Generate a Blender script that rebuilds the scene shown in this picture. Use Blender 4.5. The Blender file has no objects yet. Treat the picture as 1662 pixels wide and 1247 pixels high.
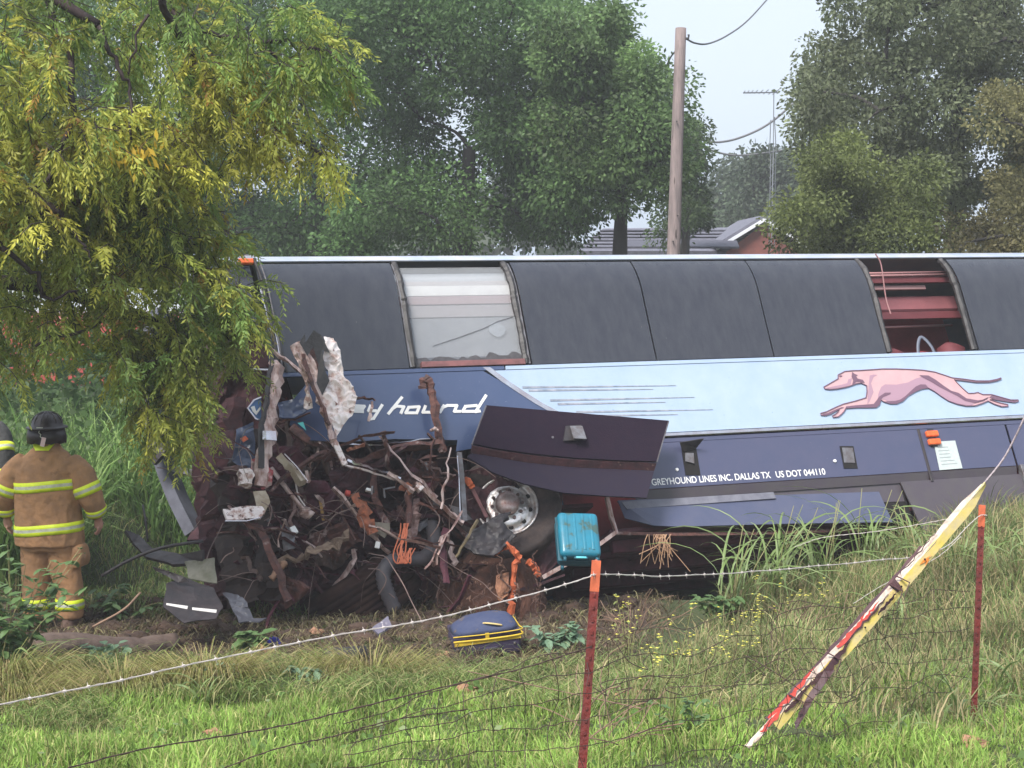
import bpy, bmesh, math, random
import numpy as np
from math import sin, cos, pi, radians
from mathutils import Vector, Matrix, noise
from mathutils.bvhtree import BVHTree
random.seed(7); rng = np.random.default_rng(11)
SC = bpy.context.scene; COL = SC.collection

# ------------------------------------------------------------------ camera, sky, sun, exposure
F = 2504.0; CX, CY = 831.0, 623.5; PHI = 0.073152
CAM = np.array([0, 0, 3.05])
cd = bpy.data.cameras.new('camera'); cam = bpy.data.objects.new('camera', cd); COL.objects.link(cam)
cd.sensor_width = 36; cd.lens = F / 1662 * 36; cd.clip_end = 2000; cd.clip_start = .1
cam.location = CAM; cam.rotation_euler = (pi / 2 - PHI, 0, 0); SC.camera = cam
SUN_EL, SUN_AZ = radians(52), radians(215)      # sun behind the camera, to the left
W = bpy.data.worlds.new('World'); SC.world = W; W.use_nodes = True
nt = W.node_tree; bg = nt.nodes['Background']
sky = nt.nodes.new('ShaderNodeTexSky'); sky.sky_type = 'NISHITA'; sky.sun_disc = False
sky.sun_elevation = SUN_EL; sky.sun_rotation = SUN_AZ; sky.air_density = 1.2; sky.dust_density = 5; sky.ozone_density = 1.5
hs = nt.nodes.new('ShaderNodeHueSaturation'); hs.inputs['Saturation'].default_value = .33; hs.inputs['Value'].default_value = 1.0
ov = nt.nodes.new('ShaderNodeMixRGB'); ov.inputs[0].default_value = .62; ov.inputs[2].default_value = (6.3, 7.3, 8.7, 1)
nt.links.new(sky.outputs[0], hs.inputs['Color']); nt.links.new(hs.outputs[0], ov.inputs[1]); nt.links.new(ov.outputs[0], bg.inputs[0])
bg.inputs[1].default_value = .084
sd = bpy.data.lights.new('sun', 'SUN'); sun = bpy.data.objects.new('sun', sd); COL.objects.link(sun)
sd.energy = 3.0; sd.angle = radians(18); sd.color = (1, .96, .9)
sdir = Vector((sin(SUN_AZ) * cos(SUN_EL), cos(SUN_AZ) * cos(SUN_EL), sin(SUN_EL)))
sun.rotation_euler = sdir.to_track_quat('Z', 'Y').to_euler()
SC.view_settings.view_transform = 'Standard'; SC.view_settings.look = 'None'; SC.view_settings.gamma = 1
SC.view_settings.use_curve_mapping = False; SC.view_settings.exposure = 1.0

# ------------------------------------------------------------------ survey helpers: photo bearing + distance -> metres
def c2w(r, d, f): return np.array([r, -d * sin(PHI) + f * cos(PHI), -d * cos(PHI) - f * sin(PHI)])
def ray(px, py): return c2w((px - CX) / F, (py - CY) / F, 1.)
def P(px, py, D): return Vector(CAM + ray(px, py) * D)
BX = np.array([0.93566942, 0.35277918, 0.00834135]); BY = np.array([-0.3127939, 0.84009583, -0.44316924]); BZ = np.array([-0.16334842, 0.41205079, 0.89639915])
S0 = np.array([-0.04664537, 14.45377814, 0.52044137])
def S(px, py, Y=0.):            # bus coordinates (along, across, up) of a bearing at a given distance Y into the bus
    r = ray(px, py); o = S0 + BY * Y; t = (o - CAM).dot(BY) / r.dot(BY); p = CAM + r * t - S0
    return Vector((p.dot(BX), p.dot(BY), p.dot(BZ)))
def sm(a, b, x):
    t = np.clip((x - a) / (b - a), 0, 1); return t * t * (3 - 2 * t)
def gz(x, y):                   # ground height
    z = np.where(y < 7.3, .5 + (7.3 - y) * .13, .5 - (y - 7.3) * .104)
    z = np.where(y > 12.1, 0. - .1 * sm(12.1, 14, y), z)
    z = z - .55 * sm(14.2, 16.2, y) * (1 - sm(17.6, 20, y)) * (1 - sm(2.0, 6.5, x)) * sm(-5.5, -3.5, x)
    z = z + .62 * sm(1.5, 5.5, x) * sm(9, 15, y) * (1 - .5 * sm(20, 40, y))
    z = z + .36 * sm(13.2, 14.2, y) * (1 - sm(-4.7, -4.1, x)) * (1 - .6 * sm(20, 30, y))
    z = z + .05 * np.sin(x * 1.7 + y) * np.sin(y * 1.3 - x * .6) + .025 * np.sin(x * 4.1 - y * 3.3)
    return z
def G(px, py):                  # where a bearing meets the ground
    r = ray(px, py); lo = 3.
    D = 3.
    while D < 120:
        p = CAM + r * D
        if p[2] < gz(p[0], p[1]): break
        D += .02
    return Vector(p)

# ------------------------------------------------------------------ materials
MATS = {}
def mat(name, c, rough=.6, metal=0., c2=None, scale=6., bump=0., bscale=None, spec=.5, trans=0., attr=None, detail=5, spot=None, stretch=None, coat=0., lo=.35, hi=.65):
    if name in MATS: return MATS[name]
    m = bpy.data.materials.new(name); m.use_nodes = True; n = m.node_tree; b = n.nodes['Principled BSDF']; MATS[name] = m
    b.inputs['Roughness'].default_value = rough; b.inputs['Metallic'].default_value = metal; b.inputs['Specular IOR Level'].default_value = spec
    b.inputs['Coat Weight'].default_value = coat; b.inputs['Coat Roughness'].default_value = .12
    tc = n.nodes.new('ShaderNodeTexCoord'); vec = tc.outputs['Object']
    if stretch:
        mp = n.nodes.new('ShaderNodeMapping'); mp.inputs['Scale'].default_value = stretch; n.links.new(vec, mp.inputs[0]); vec = mp.outputs[0]
    col = None
    rgb = n.nodes.new('ShaderNodeRGB'); rgb.outputs[0].default_value = (*c, 1); col = rgb.outputs[0]
    if attr:
        at = n.nodes.new('ShaderNodeAttribute'); at.attribute_name = attr; col = at.outputs['Color']
    if c2:
        nz = n.nodes.new('ShaderNodeTexNoise'); nz.inputs['Scale'].default_value = scale; nz.inputs['Detail'].default_value = detail; nz.inputs['Roughness'].default_value = .65
        n.links.new(vec, nz.inputs['Vector'])
        rp = n.nodes.new('ShaderNodeMapRange'); rp.inputs[1].default_value = lo; rp.inputs[2].default_value = hi; n.links.new(nz.outputs[0], rp.inputs[0])
        mx = n.nodes.new('ShaderNodeMixRGB'); n.links.new(rp.outputs[0], mx.inputs[0]); n.links.new(col, mx.inputs[1]); mx.inputs[2].default_value = (*c2, 1); col = mx.outputs[0]
    if spot:
        sc, th, cs = spot
        nz = n.nodes.new('ShaderNodeTexNoise'); nz.inputs['Scale'].default_value = sc; nz.inputs['Detail'].default_value = 6; n.links.new(vec, nz.inputs['Vector'])
        rp = n.nodes.new('ShaderNodeMapRange'); rp.inputs[1].default_value = th; rp.inputs[2].default_value = th + .06; n.links.new(nz.outputs[0], rp.inputs[0])
        mx = n.nodes.new('ShaderNodeMixRGB'); n.links.new(rp.outputs[0], mx.inputs[0]); n.links.new(col, mx.inputs[1]); mx.inputs[2].default_value = (*cs, 1); col = mx.outputs[0]
    n.links.new(col, b.inputs['Base Color'])
    if bump:
        nz = n.nodes.new('ShaderNodeTexNoise'); nz.inputs['Scale'].default_value = bscale or scale * 3; nz.inputs['Detail'].default_value = 6; n.links.new(vec, nz.inputs['Vector'])
        bp = n.nodes.new('ShaderNodeBump'); bp.inputs['Strength'].default_value = bump; bp.inputs['Distance'].default_value = .02
        n.links.new(nz.outputs[0], bp.inputs['Height']); n.links.new(bp.outputs[0], b.inputs['Normal'])
    if trans:
        tr = n.nodes.new('ShaderNodeBsdfTranslucent'); n.links.new(col, tr.inputs[0]); ms = n.nodes.new('ShaderNodeMixShader'); ms.inputs[0].default_value = trans
        n.links.new(b.outputs[0], ms.inputs[1]); n.links.new(tr.outputs[0], ms.inputs[2]); n.links.new(ms.outputs[0], n.nodes['Material Output'].inputs[0])
    return m
LEAF = mat('leaf', (.06, .1, .03), .55, attr='tint', trans=.45, spec=.3)
GRASSM = mat('grass_blade', (.1, .16, .04), .6, attr='tint', trans=.3, spec=.25)
BARK = mat('bark', (.075, .055, .045), .9, c2=(.03, .022, .02), scale=5, bump=.9, bscale=14, stretch=(1, 1, .25))
BARKF = mat('far_bark', (.035, .03, .028), .9, c2=(.02, .017, .016), scale=2, bump=.4)
NAVY = mat('navy_paint', (.042, .066, .145), .33, c2=(.052, .075, .155), scale=3, bump=.03, bscale=2.5, coat=.6, spot=(45, .70, (.22, .25, .3)))
NAVY2 = mat('bay_navy_paint', (.055, .062, .12), .38, c2=(.066, .068, .125), scale=4, bump=.03, bscale=2.5, coat=.4, spot=(60, .72, (.2, .2, .24)))
SKIRT = mat('skirt_charcoal', (.065, .052, .068), .5, c2=(.075, .065, .07), scale=5, bump=.05)
SKYB = mat('pale_blue_vinyl', (.32, .41, .56), .32, c2=(.37, .455, .58), scale=2.5, coat=.5, spot=(30, .69, (.22, .3, .38)), bump=.02, bscale=2)
TINT = mat('tinted_window', (.028, .030, .042), .24, c2=(.040, .042, .053), scale=9, bump=.06, bscale=60, stretch=(1, 1, .35), spot=(26, .75, (.14, .13, .13)), coat=.15)
SILVER = mat('brushed_silver', (.62, .62, .66), .25, metal=.9, c2=(.5, .44, .46), scale=6)
ROOFM = mat('roof_aluminium', (.36, .41, .52), .35, metal=.2, c2=(.5, .5, .55), scale=3)
GASK = mat('black_rubber', (.018, .016, .018), .55, c2=(.04, .035, .035), scale=20, bump=.2)
RUST_CAST = mat('rusty_red_cast_steel', (.16, .06, .045), .7, c2=(.05, .025, .024), scale=14, bump=.5, spot=(9, .62, (.28, .2, .18)))  # rust brown that also carries the red flare cast
MAROON = mat('red_cast_dirty_steel', (.085, .026, .032), .8, c2=(.035, .013, .018), scale=8, bump=.6, spot=(14, .66, (.14, .08, .07)))  # red flare over the shaded wreck put into the dirty steel colour
PINKM = mat('torn_aluminium', (.62, .47, .43), .4, metal=.2, c2=(.30, .16, .13), scale=12, bump=.4, bscale=24, spot=(18, .66, (.09, .045, .04)), lo=.42, hi=.62, stretch=(1.4, 1, .5))
PALE = mat('pale_torn_fibreglass', (.85, .73, .70), .4, c2=(.46, .27, .22), scale=15, bump=.7, bscale=26, spot=(20, .60, (.13, .06, .05)), lo=.47, hi=.60)
GREYM = mat('grey_bare_frame', (.20, .20, .22), .5, metal=.4, c2=(.12, .10, .10), scale=10, bump=.3)
BLACKP = mat('black_plastic', (.02, .017, .02), .5, c2=(.04, .03, .032), scale=10, bump=.2)
DOORM = mat('door_inner_liner', (.013, .008, .017), .9, spec=.12, c2=(.018, .010, .019), scale=12, bump=.15, bscale=70)
ORANGE = mat('orange_lens', (.85, .16, .03), .3, c2=(.6, .1, .03), scale=20)
RAWWOOD = mat('red_lit_raw_wood', (.75, .17, .06), .7, c2=(.42, .10, .04), scale=26, bump=.7, stretch=(1, 1, .3))  # red light on the split wood put into its orange
TYRE = mat('tyre_rubber', (.020, .013, .014), .75, c2=(.06, .04, .035), scale=9, bump=.3)
WHEELM = mat('wheel_alloy', (.72, .68, .66), .3, metal=.75, c2=(.35, .22, .18), scale=12, bump=.3, lo=.5, hi=.7)
DARK = mat('dark_void', (.012, .006, .008), .9)
HOLE = mat('black_hole', (.008, .006, .006), .9)
CHAS = mat('red_glow_chassis', (.105, .022, .036), .75, c2=(.05, .012, .02), scale=7, bump=.4)  # red glow over the underside put into the chassis colour
MUD = mat('clay_mud', (.085, .05, .035), .95, c2=(.045, .027, .02), scale=7, bump=1., bscale=22)
WIREM = mat('rusted_wire', (.055, .03, .025), .8)
BARB = mat('galvanised_wire', (.62, .55, .52), .5, metal=.3)
POSTM = mat('red_painted_post', (.20, .028, .022), .6, c2=(.10, .02, .018), scale=12, bump=.4, spot=(40, .68, (.42, .34, .3)))
POSTT = mat('orange_post_top', (.62, .14, .06), .6, c2=(.4, .09, .04), scale=16)

# ------------------------------------------------------------------ object helpers
def tag(o, label=None, cat=None, group=None, kind=None):
    if label: o['label'] = label
    if cat: o['category'] = cat
    if group: o['group'] = group
    if kind: o['kind'] = kind
    return o
def empty(name, loc, label, cat, group=None, rz=0):
    o = bpy.data.objects.new(name, None); COL.objects.link(o); o.location = loc; o.rotation_euler = (0, 0, rz)
    o.empty_display_size = .2
    return tag(o, label, cat, group)
def link(name, me, m=None, parent=None, smooth=False):
    o = bpy.data.objects.new(name, me); COL.objects.link(o)
    if m is not None:
        for mm in (m if isinstance(m, (list, tuple)) else [m]): me.materials.append(mm)
    if parent: o.parent = parent
    if smooth: me.polygons.foreach_set('use_smooth', [True] * len(me.polygons))
    return o
def pyd(name, V, Fc, m, parent=None, smooth=False, mi=None):
    me = bpy.data.meshes.new(name); me.from_pydata([tuple(v) for v in V], [], Fc); me.update()
    o = link(name, me, m, parent, smooth)
    if mi: me.polygons.foreach_set('material_index', mi)
    return o
def fast(name, V, k, m, parent=None, tint=None, smooth=False, order=None):
    """V: (N, nv, 3); order: list of polygons over the nv vertices (default one polygon)."""
    N, nv = V.shape[:2]; order = order or [list(range(nv))]
    me = bpy.data.meshes.new(name); me.vertices.add(N * nv); me.vertices.foreach_set('co', V.reshape(-1).astype(np.float32))
    idx = np.concatenate([np.array(o) for o in order]); base = (np.arange(N) * nv)[:, None]
    li = (base + idx[None]).reshape(-1); sizes = np.tile([len(o) for o in order], N)
    me.loops.add(len(li)); me.polygons.add(len(sizes)); me.loops.foreach_set('vertex_index', li.astype(np.int32))
    me.polygons.foreach_set('loop_start', np.concatenate([[0], np.cumsum(sizes)[:-1]]).astype(np.int32))
    me.update(calc_edges=True)
    if tint is not None:
        a = me.color_attributes.new('tint', 'FLOAT_COLOR', 'POINT')
        c = np.ones((N, nv, 4), np.float32); c[:, :, :3] = tint[:, None, :] if tint.ndim == 2 else tint
        a.data.foreach_set('color', c.reshape(-1))
    return link(name, me, m, parent, smooth)
class MB:
    def __init__(s): s.v = []; s.f = []
    def add(s, V, Fc):
        b = len(s.v); s.v += [tuple(x) for x in V]; s.f += [[i + b for i in q] for q in Fc]; return s
    def box(s, c, d, M=None):
        V = []
        for i in range(8):
            p = Vector(((i & 1) - .5, ((i >> 1) & 1) - .5, ((i >> 2) & 1) - .5)); p = Vector((p.x * d[0], p.y * d[1], p.z * d[2]))
            if M: p = M @ p
            V.append(p + Vector(c))
        return s.add(V, [[0, 2, 3, 1], [4, 5, 7, 6], [0, 1, 5, 4], [2, 6, 7, 3], [0, 4, 6, 2], [1, 3, 7, 5]])
    def tube(s, pts, r, n=6, cap=True, flat=None, twist=0.):
        pts = [Vector(p) for p in pts]; rr = r if isinstance(r, (list, tuple)) else [r] * len(pts)
        V = []; up = Vector((0, 0, 1)); t0 = (pts[1] - pts[0]).normalized()
        if abs(t0.dot(up)) > .9: up = Vector((0, 1, 0))
        a = t0.cross(up).normalized()
        for i, p in enumerate(pts):
            t = (pts[min(i + 1, len(pts) - 1)] - pts[max(i - 1, 0)])
            t = t.normalized() if t.length > 1e-9 else t0
            a = (a - t * a.dot(t)); a = a.normalized() if a.length > 1e-6 else t.orthogonal().normalized(); b = t.cross(a)
            fl = flat if flat else 1.
            for j in range(n):
                th = 2 * pi * (j + .5) / n + twist * i; V.append(p + a * cos(th) * rr[i] + b * sin(th) * rr[i] * fl)
        Fc = [[i * n + j, i * n + (j + 1) % n, (i + 1) * n + (j + 1) % n, (i + 1) * n + j] for i in range(len(pts) - 1) for j in range(n)]
        if cap: Fc += [list(range(n))[::-1], [(len(pts) - 1) * n + j for j in range(n)]]
        return s.add(V, Fc)
    def lathe(s, prof, M, n=32):        # prof: (radius, along axis) pairs, M places axis Z
        V = [M @ Vector((r * cos(2 * pi * j / n), r * sin(2 * pi * j / n), h)) for r, h in prof for j in range(n)]
        Fc = [[i * n + j, i * n + (j + 1) % n, (i + 1) * n + (j + 1) % n, (i + 1) * n + j] for i in range(len(prof) - 1) for j in range(n)]
        return s.add(V, Fc)
    def build(s, name, m, parent=None, smooth=False): return pyd(name, s.v, s.f, m, parent, smooth)
def smoothpts(pts, k=4):                # Catmull-Rom through the points
    pts = [Vector(p) for p in pts]; q = [pts[0] * 2 - pts[1]] + pts + [pts[-1] * 2 - pts[-2]]; out = []
    for i in range(1, len(q) - 2):
        for j in range(k):
            t = j / k; out.append(.5 * ((2 * q[i]) + (-q[i - 1] + q[i + 1]) * t + (2 * q[i - 1] - 5 * q[i] + 4 * q[i + 1] - q[i + 2]) * t * t + (-q[i - 1] + 3 * q[i] - 3 * q[i + 1] + q[i + 2]) * t ** 3))
    return out + [pts[-1]]
def bevel(o, w=.004, seg=1):
    b = o.modifiers.new('bevel', 'BEVEL'); b.width = w; b.segments = seg; b.limit_method = 'ANGLE'; return o
def slab(name, pts, th, m, parent, cuts=0, amp=0., nsc=6., smooth=False, dirv=Vector((0, 1, 0))):
    """a sheet with outline pts (3-D), thickened along dirv; cuts subdivides and amp crumples it"""
    bm = bmesh.new(); vs = [bm.verts.new(p) for p in pts]
    es = [bm.edges.new((vs[i], vs[(i + 1) % len(vs)])) for i in range(len(vs))]
    bmesh.ops.triangle_fill(bm, use_beauty=True, edges=es)
    for _ in range(cuts):
        bmesh.ops.subdivide_edges(bm, edges=bm.edges[:], cuts=1, use_grid_fill=False); bmesh.ops.triangulate(bm, faces=bm.faces[:])
        bmesh.ops.beautify_fill(bm, faces=bm.faces[:], edges=bm.edges[:])
    if amp:
        for v in bm.verts:
            q = v.co * nsc
            v.co += dirv * amp * (noise.noise(q) + .6 * abs(noise.noise(q * 2.3)) - .3) + Vector((noise.noise(q + Vector((9, 0, 0))), 0, noise.noise(q + Vector((0, 9, 0))))) * amp * .4
    me = bpy.data.meshes.new(name); bm.to_mesh(me); bm.free()
    o = link(name, me, m, parent, smooth)
    so = o.modifiers.new('thick', 'SOLIDIFY'); so.thickness = th; so.offset = 0
    return o

# ------------------------------------------------------------------ ground
def build_ground():
    xs = np.concatenate([[-300, -120, -60, -30, -16], np.arange(-9, 13, .11), [14, 18, 30, 60, 120, 300]])
    ys = np.concatenate([[-20, -8, 0, 3], np.arange(5, 22, .11), [23, 26, 30, 40, 60, 90, 150, 300, 600]])
    X, Y = np.meshgrid(xs, ys); Z = gz(X, Y)
    near = (Y > 5) & (Y < 22)
    for i in range(X.shape[0]):
        if 5 <= ys[i] < 22:
            for j in range(X.shape[1]):
                p = Vector((X[i, j], Y[i, j], 0)); Z[i, j] += .035 * noise.noise(p * 2.2) + .03 * noise.noise(p * 6.)
                if 11 < Y[i, j] < 15.5 and -6 < X[i, j] < 1.2: Z[i, j] += .06 * noise.noise(p * 4.3)
    V = np.stack([X, Y, Z], -1).reshape(-1, 3); nx = len(xs)
    Fc = [[i * nx + j, i * nx + j + 1, (i + 1) * nx + j + 1, (i + 1) * nx + j] for i in range(len(ys) - 1) for j in range(nx - 1)]
    m = bpy.data.materials.new('ground_soil'); m.use_nodes = True; n = m.node_tree; b = n.nodes['Principled BSDF']; b.inputs['Roughness'].default_value = .95
    g = n.nodes.new('ShaderNodeNewGeometry'); at = n.nodes.new('ShaderNodeAttribute'); at.attribute_name = 'mud'
    n1 = n.nodes.new('ShaderNodeTexNoise'); n1.inputs['Scale'].default_value = 3.5; n1.inputs['Detail'].default_value = 8; n.links.new(g.outputs['Position'], n1.inputs[0])
    n2 = n.nodes.new('ShaderNodeTexNoise'); n2.inputs['Scale'].default_value = 28; n2.inputs['Detail'].default_value = 8; n.links.new(g.outputs['Position'], n2.inputs[0])
    r1 = n.nodes.new('ShaderNodeValToRGB'); r1.color_ramp.elements[0].color = (.02, .035, .010, 1); r1.color_ramp.elements[1].color = (.075, .085, .03, 1); n.links.new(n2.outputs[0], r1.inputs[0])
    r2 = n.nodes.new('ShaderNodeValToRGB'); r2.color_ramp.elements[0].position = .3; r2.color_ramp.elements[1].position = .7; r2.color_ramp.elements[0].color = (.028, .017, .013, 1); r2.color_ramp.elements[1].color = (.10, .062, .045, 1); n.links.new(n2.outputs[0], r2.inputs[0])
    ad = n.nodes.new('ShaderNodeMath'); ad.operation = 'MULTIPLY_ADD'; ad.inputs[1].default_value = .8; n.links.new(n1.outputs[0], ad.inputs[0]); n.links.new(at.outputs['Fac'], ad.inputs[2])
    mr = n.nodes.new('ShaderNodeMapRange'); mr.inputs[1].default_value = .78; mr.inputs[2].default_value = .98; n.links.new(ad.outputs[0], mr.inputs[0])
    mx = n.nodes.new('ShaderNodeMixRGB'); n.links.new(mr.outputs[0], mx.inputs[0]); n.links.new(r1.outputs[0], mx.inputs[1]); n.links.new(r2.outputs[0], mx.inputs[2]); n.links.new(mx.outputs[0], b.inputs['Base Color'])
    bp = n.nodes.new('ShaderNodeBump'); bp.inputs['Strength'].default_value = .9; bp.inputs['Distance'].default_value = .03; n.links.new(n2.outputs[0], bp.inputs['Height']); n.links.new(bp.outputs[0], b.inputs['Normal'])
    o = pyd('ground', V, Fc, m, smooth=True); tag(o, kind='structure')
    a = o.data.attributes.new('mud', 'FLOAT', 'POINT'); a.data.foreach_set('value', mudmask(V[:, 0], V[:, 1]).astype(np.float32))
def mudmask(x, y):
    a = sm(-4.9, -4.2, x) * (1 - sm(.5, 1.5, x)) * sm(11.0, 11.7, y + .05 * x) * (1 - sm(14.4, 15.5, y))
    b = sm(-1.5, 0, x) * (1 - sm(.9, 2.0, x)) * sm(13.0, 13.8, y) * (1 - sm(18, 19, y))
    c = np.exp(-(((x - 5.2) / .6) ** 2 + ((y - 13.2) / .6) ** 2)) * .9
    return np.maximum(np.maximum(a, b * .8), c)
build_ground()

def haze():
    m = bpy.data.materials.new('wet_haze'); m.use_nodes = True; n = m.node_tree; n.nodes.remove(n.nodes['Principled BSDF'])
    v = n.nodes.new('ShaderNodeVolumePrincipled'); v.inputs['Density'].default_value = .0019; v.inputs['Color'].default_value = (.93, .95, 1, 1); n.links.new(v.outputs[0], n.nodes['Material Output'].inputs['Volume'])
    o = MB().box((0, 44, 7), (170, 112, 18)).build('haze', m); tag(o, kind='stuff')
haze()
# ------------------------------------------------------------------ the coach (lying over on its far side against the tree)
bus = empty('coach_bus', S0, 'crashed dark and pale blue intercity coach tipped in the ditch, front torn open', 'bus')
bus.rotation_mode = 'QUATERNION'; bus.rotation_quaternion = Matrix([BX, BY, BZ]).transposed().to_quaternion()
XR = 11.4                                   # rear end
def prof(t):                                # upper body section: t 0..90 degrees of roof curve
    return (.45 * (1 - cos(t)), 2.55 + .60 * sin(t))
def shell(name, x0, x1, t0, t1, m, off=0., z0=None, n=9, nx=6, th=.012, jag=0.):
    row = []
    if z0 is not None: row += [(off, z) for z in np.linspace(z0, 2.55, 6)[:-1]]
    for t in np.linspace(t0, t1, n):
        y, z = prof(t); row.append((y + off * cos(t), z - off * sin(t)))
    V = [(x, y, z) for x in np.linspace(x0, x1, nx) for y, z in row]; k = len(row)
    Fc = [[i * k + j, i * k + k + j, i * k + k + j + 1, i * k + j + 1] for i in range(nx - 1) for j in range(k - 1)]
    o = pyd(name, V, Fc, m, bus, smooth=True); so = o.modifiers.new('thick', 'SOLIDIFY'); so.thickness = th; so.offset = 1
    es = o.modifiers.new('split', 'EDGE_SPLIT'); es.split_angle = radians(40)
    return o
T48, T51 = radians(44), radians(51)
seams = [-2.08, -.70, .57, 1.95, 3.33, 4.74, 5.95, 7.35, 8.75, 10.1, 11.3]
for i in range(len(seams) - 1):
    a, b = seams[i] + .008, seams[i + 1] - .008
    if i in (1, 5):
        # rubber frame left round the broken opening
        for s, x in ((1, a), (-1, b)):
            mb = MB(); pts = []
            zs = [1.79, 1.95, 2.2, 2.45, 2.55] + [0] * 5
            for kk, z in enumerate(zs):
                if kk < 5: y = .015
                else: y, z = prof(radians((kk - 4) * 10)); y += .015
                pts.append(Vector((x + s * (.035 + .014 * random.random()), y, z)))
            mb.tube(smoothpts(pts, 3), [.028 + .012 * random.random() for _ in range(len(pts) * 3 - 2)], 6); mb.build('window_gasket', GASK, bus)
            shell('window_post', min(x, x + s * .045), max(x, x + s * .045), 0, T48, GREYM if i == 1 else GASK, .012, 1.79, 5, 2, .014)
        continue
    shell('tinted_window_pane', a, b, 0, T48, TINT, random.uniform(0, .003), 1.775)
shell('front_quarter_pane', -2.62, -2.12, 0, T48, TINT, .02, 2.25, nx=3)
# roof: near edge rail, roof sheet, far edge
shell('roof_edge_rail', -2.5, XR, radians(47), radians(68), ROOFM, -.014, None, 5, 30, .012)
def roofsheet():
    row = [prof(t) for t in np.linspace(radians(67), pi / 2, 4)] + [(y, 3.15 + .04 * sin(pi * (y - .45) / 1.65)) for y in (.8, 1.3, 1.8)] + [(2.55 - y, z) for y, z in [prof(t) for t in np.linspace(pi / 2, 0, 8)]] 
    xs = np.linspace(-2.55, XR, 16); k = len(row)
    V = [(x, y, z) for x in xs for y, z in row]; Fc = [[i * k + j, i * k + k + j, i * k + k + j + 1, i * k + j + 1] for i in range(15) for j in range(k - 1)]
    o = pyd('roof', V, Fc, ROOFM, bus, True); so = o.modifiers.new('thick', 'SOLIDIFY'); so.thickness = .02; so.offset = -1
    bar('far_side_wall', -1.0, XR, -.05, 2.5, 2.53, 2.55, NAVY)
    mb = MB(); mb.add([(XR, 0.01, -.05), (XR, 2.54, -.05), (XR, 2.54, 2.6), (XR, 2.1, 3.13), (XR, .45, 3.13), (XR, .01, 2.6)], [[0, 1, 2, 3, 4, 5]])
    bulk = mb.build('rear_wall', NAVY, bus); so = bulk.modifiers.new('thick', 'SOLIDIFY'); so.thickness = .03
#
# silver nose of the roof edge and marker lamp at the front corner
slab('roof_corner_cap', [S(368, 424, .12), S(385, 419, .05), S(412, 416, .03), S(412, 423, .0), S(385, 428, .0)], .03, SILVER, bus)
bevel(MB().box(S(399, 425, -.01), (.15, .05, .055)).build('marker_lamp', ORANGE, bus), .008)
# seam straps by the front corner
for dx, w, m_ in ((0, .03, GASK), (.045, .015, GREYM)):
    mb = MB(); mb.tube(smoothpts([S(412 + dx * 160, 420, -.02), S(425 + dx * 150, 455, -.03), S(437 + dx * 150, 510, -.03), S(447 + dx * 140, 560, -.04), S(452 + dx * 140, 600, -.03)], 4), w * .6, 6); mb.build('corner_trim', m_, bus, True)
# window sill rails
def strip(name, pts, z0, z1, y, th, m_): pass
def bar(name, x0, x1, z0, z1, y0, y1, m_, bv=.003):
    return bevel(MB().box(((x0 + x1) / 2, (y0 + y1) / 2, (z0 + z1) / 2), (x1 - x0, y1 - y0, z1 - z0)).build(name, m_, bus), bv)
roofsheet()
bar('sill_rail', -1.95, .27, 1.725, 1.768, -.012, .02, NAVY); bar('sill_rail', .285, XR, 1.725, 1.768, -.012, .02, SKYB)
# belt panels: navy front, silver swoosh, pale blue rear
sw = [S(795, 597), S(822, 617), S(850, 636), S(880, 655), S(905, 668), S(960, 700), S(1010, 728)]
sw2 = [S(783, 597), S(812, 619), S(840, 638), S(868, 656), S(893, 670), S(945, 702), S(990, 728)]
zt, zb = 1.722, .985
def clampz(p, y=0): return Vector((p.x, y, min(max(p.z, zb), zt)))
navy_pts = [Vector((-1.62, 0, zt))] + [clampz(p) for p in sw2[:-1]] + [Vector((1.2, 0, zb)), Vector((.35, 0, zb)), S(740, 733), S(742, 715), S(640, 713), S(560, 718), S(500, 715), S(470, 690), S(475, 650), S(500, 620)]
slab('navy_belt_panel', navy_pts, .012, NAVY, bus)
light_pts = [clampz(p) for p in sw[:-1]] + [Vector((1.45, 0, zb)), Vector((5.35, 0, zb)), Vector((XR, 0, zb)), Vector((XR, 0, zt)), Vector((6, 0, zt)), Vector((3, 0, zt))]
slab('pale_blue_belt_panel', light_pts, .012, SKYB, bus)
slab('silver_swoosh', [Vector((p.x, -.010, p.z)) for p in sw2[:-1]] + [Vector((p.x, -.010, p.z)) for p in sw[:-1][::-1]], .006, SILVER, bus)
# white piping under the pale panel
bar('belt_moulding', 1.1, XR, .935, .975, -.022, .01, SILVER, .008); bar('belt_under_rail', -.2, XR, .88, .925, .0, .03, NAVY2)  # rail below the moulding wears the bay door paint
# speed stripes
for (x0, y0, x1, y1) in ((848, 629, 1097, 626), (858, 634, 1060, 632), (893, 650, 1127, 645), (905, 656, 1080, 653), (935, 669, 1157, 665), (960, 675, 1100, 673)):
    a, b = S(x0, y0, -.008), S(x1, y1, -.008)
    pyd('speed_stripe', [(a.x, -.0075, a.z - .011), (b.x, -.0075, b.z - .003), (b.x, -.0075, b.z + .003), (a.x, -.0075, a.z + .011), (a.x, -.010, a.z - .011), (b.x, -.010, b.z - .003), (b.x, -.010, b.z + .003), (a.x, -.010, a.z + .011)],
        [[4, 5, 6, 7], [0, 1, 5, 4], [3, 7, 6, 2]], mat('stripe_grey', (.16, .19, .24), .4, c2=(.35, .35, .4), scale=10), bus)
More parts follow.
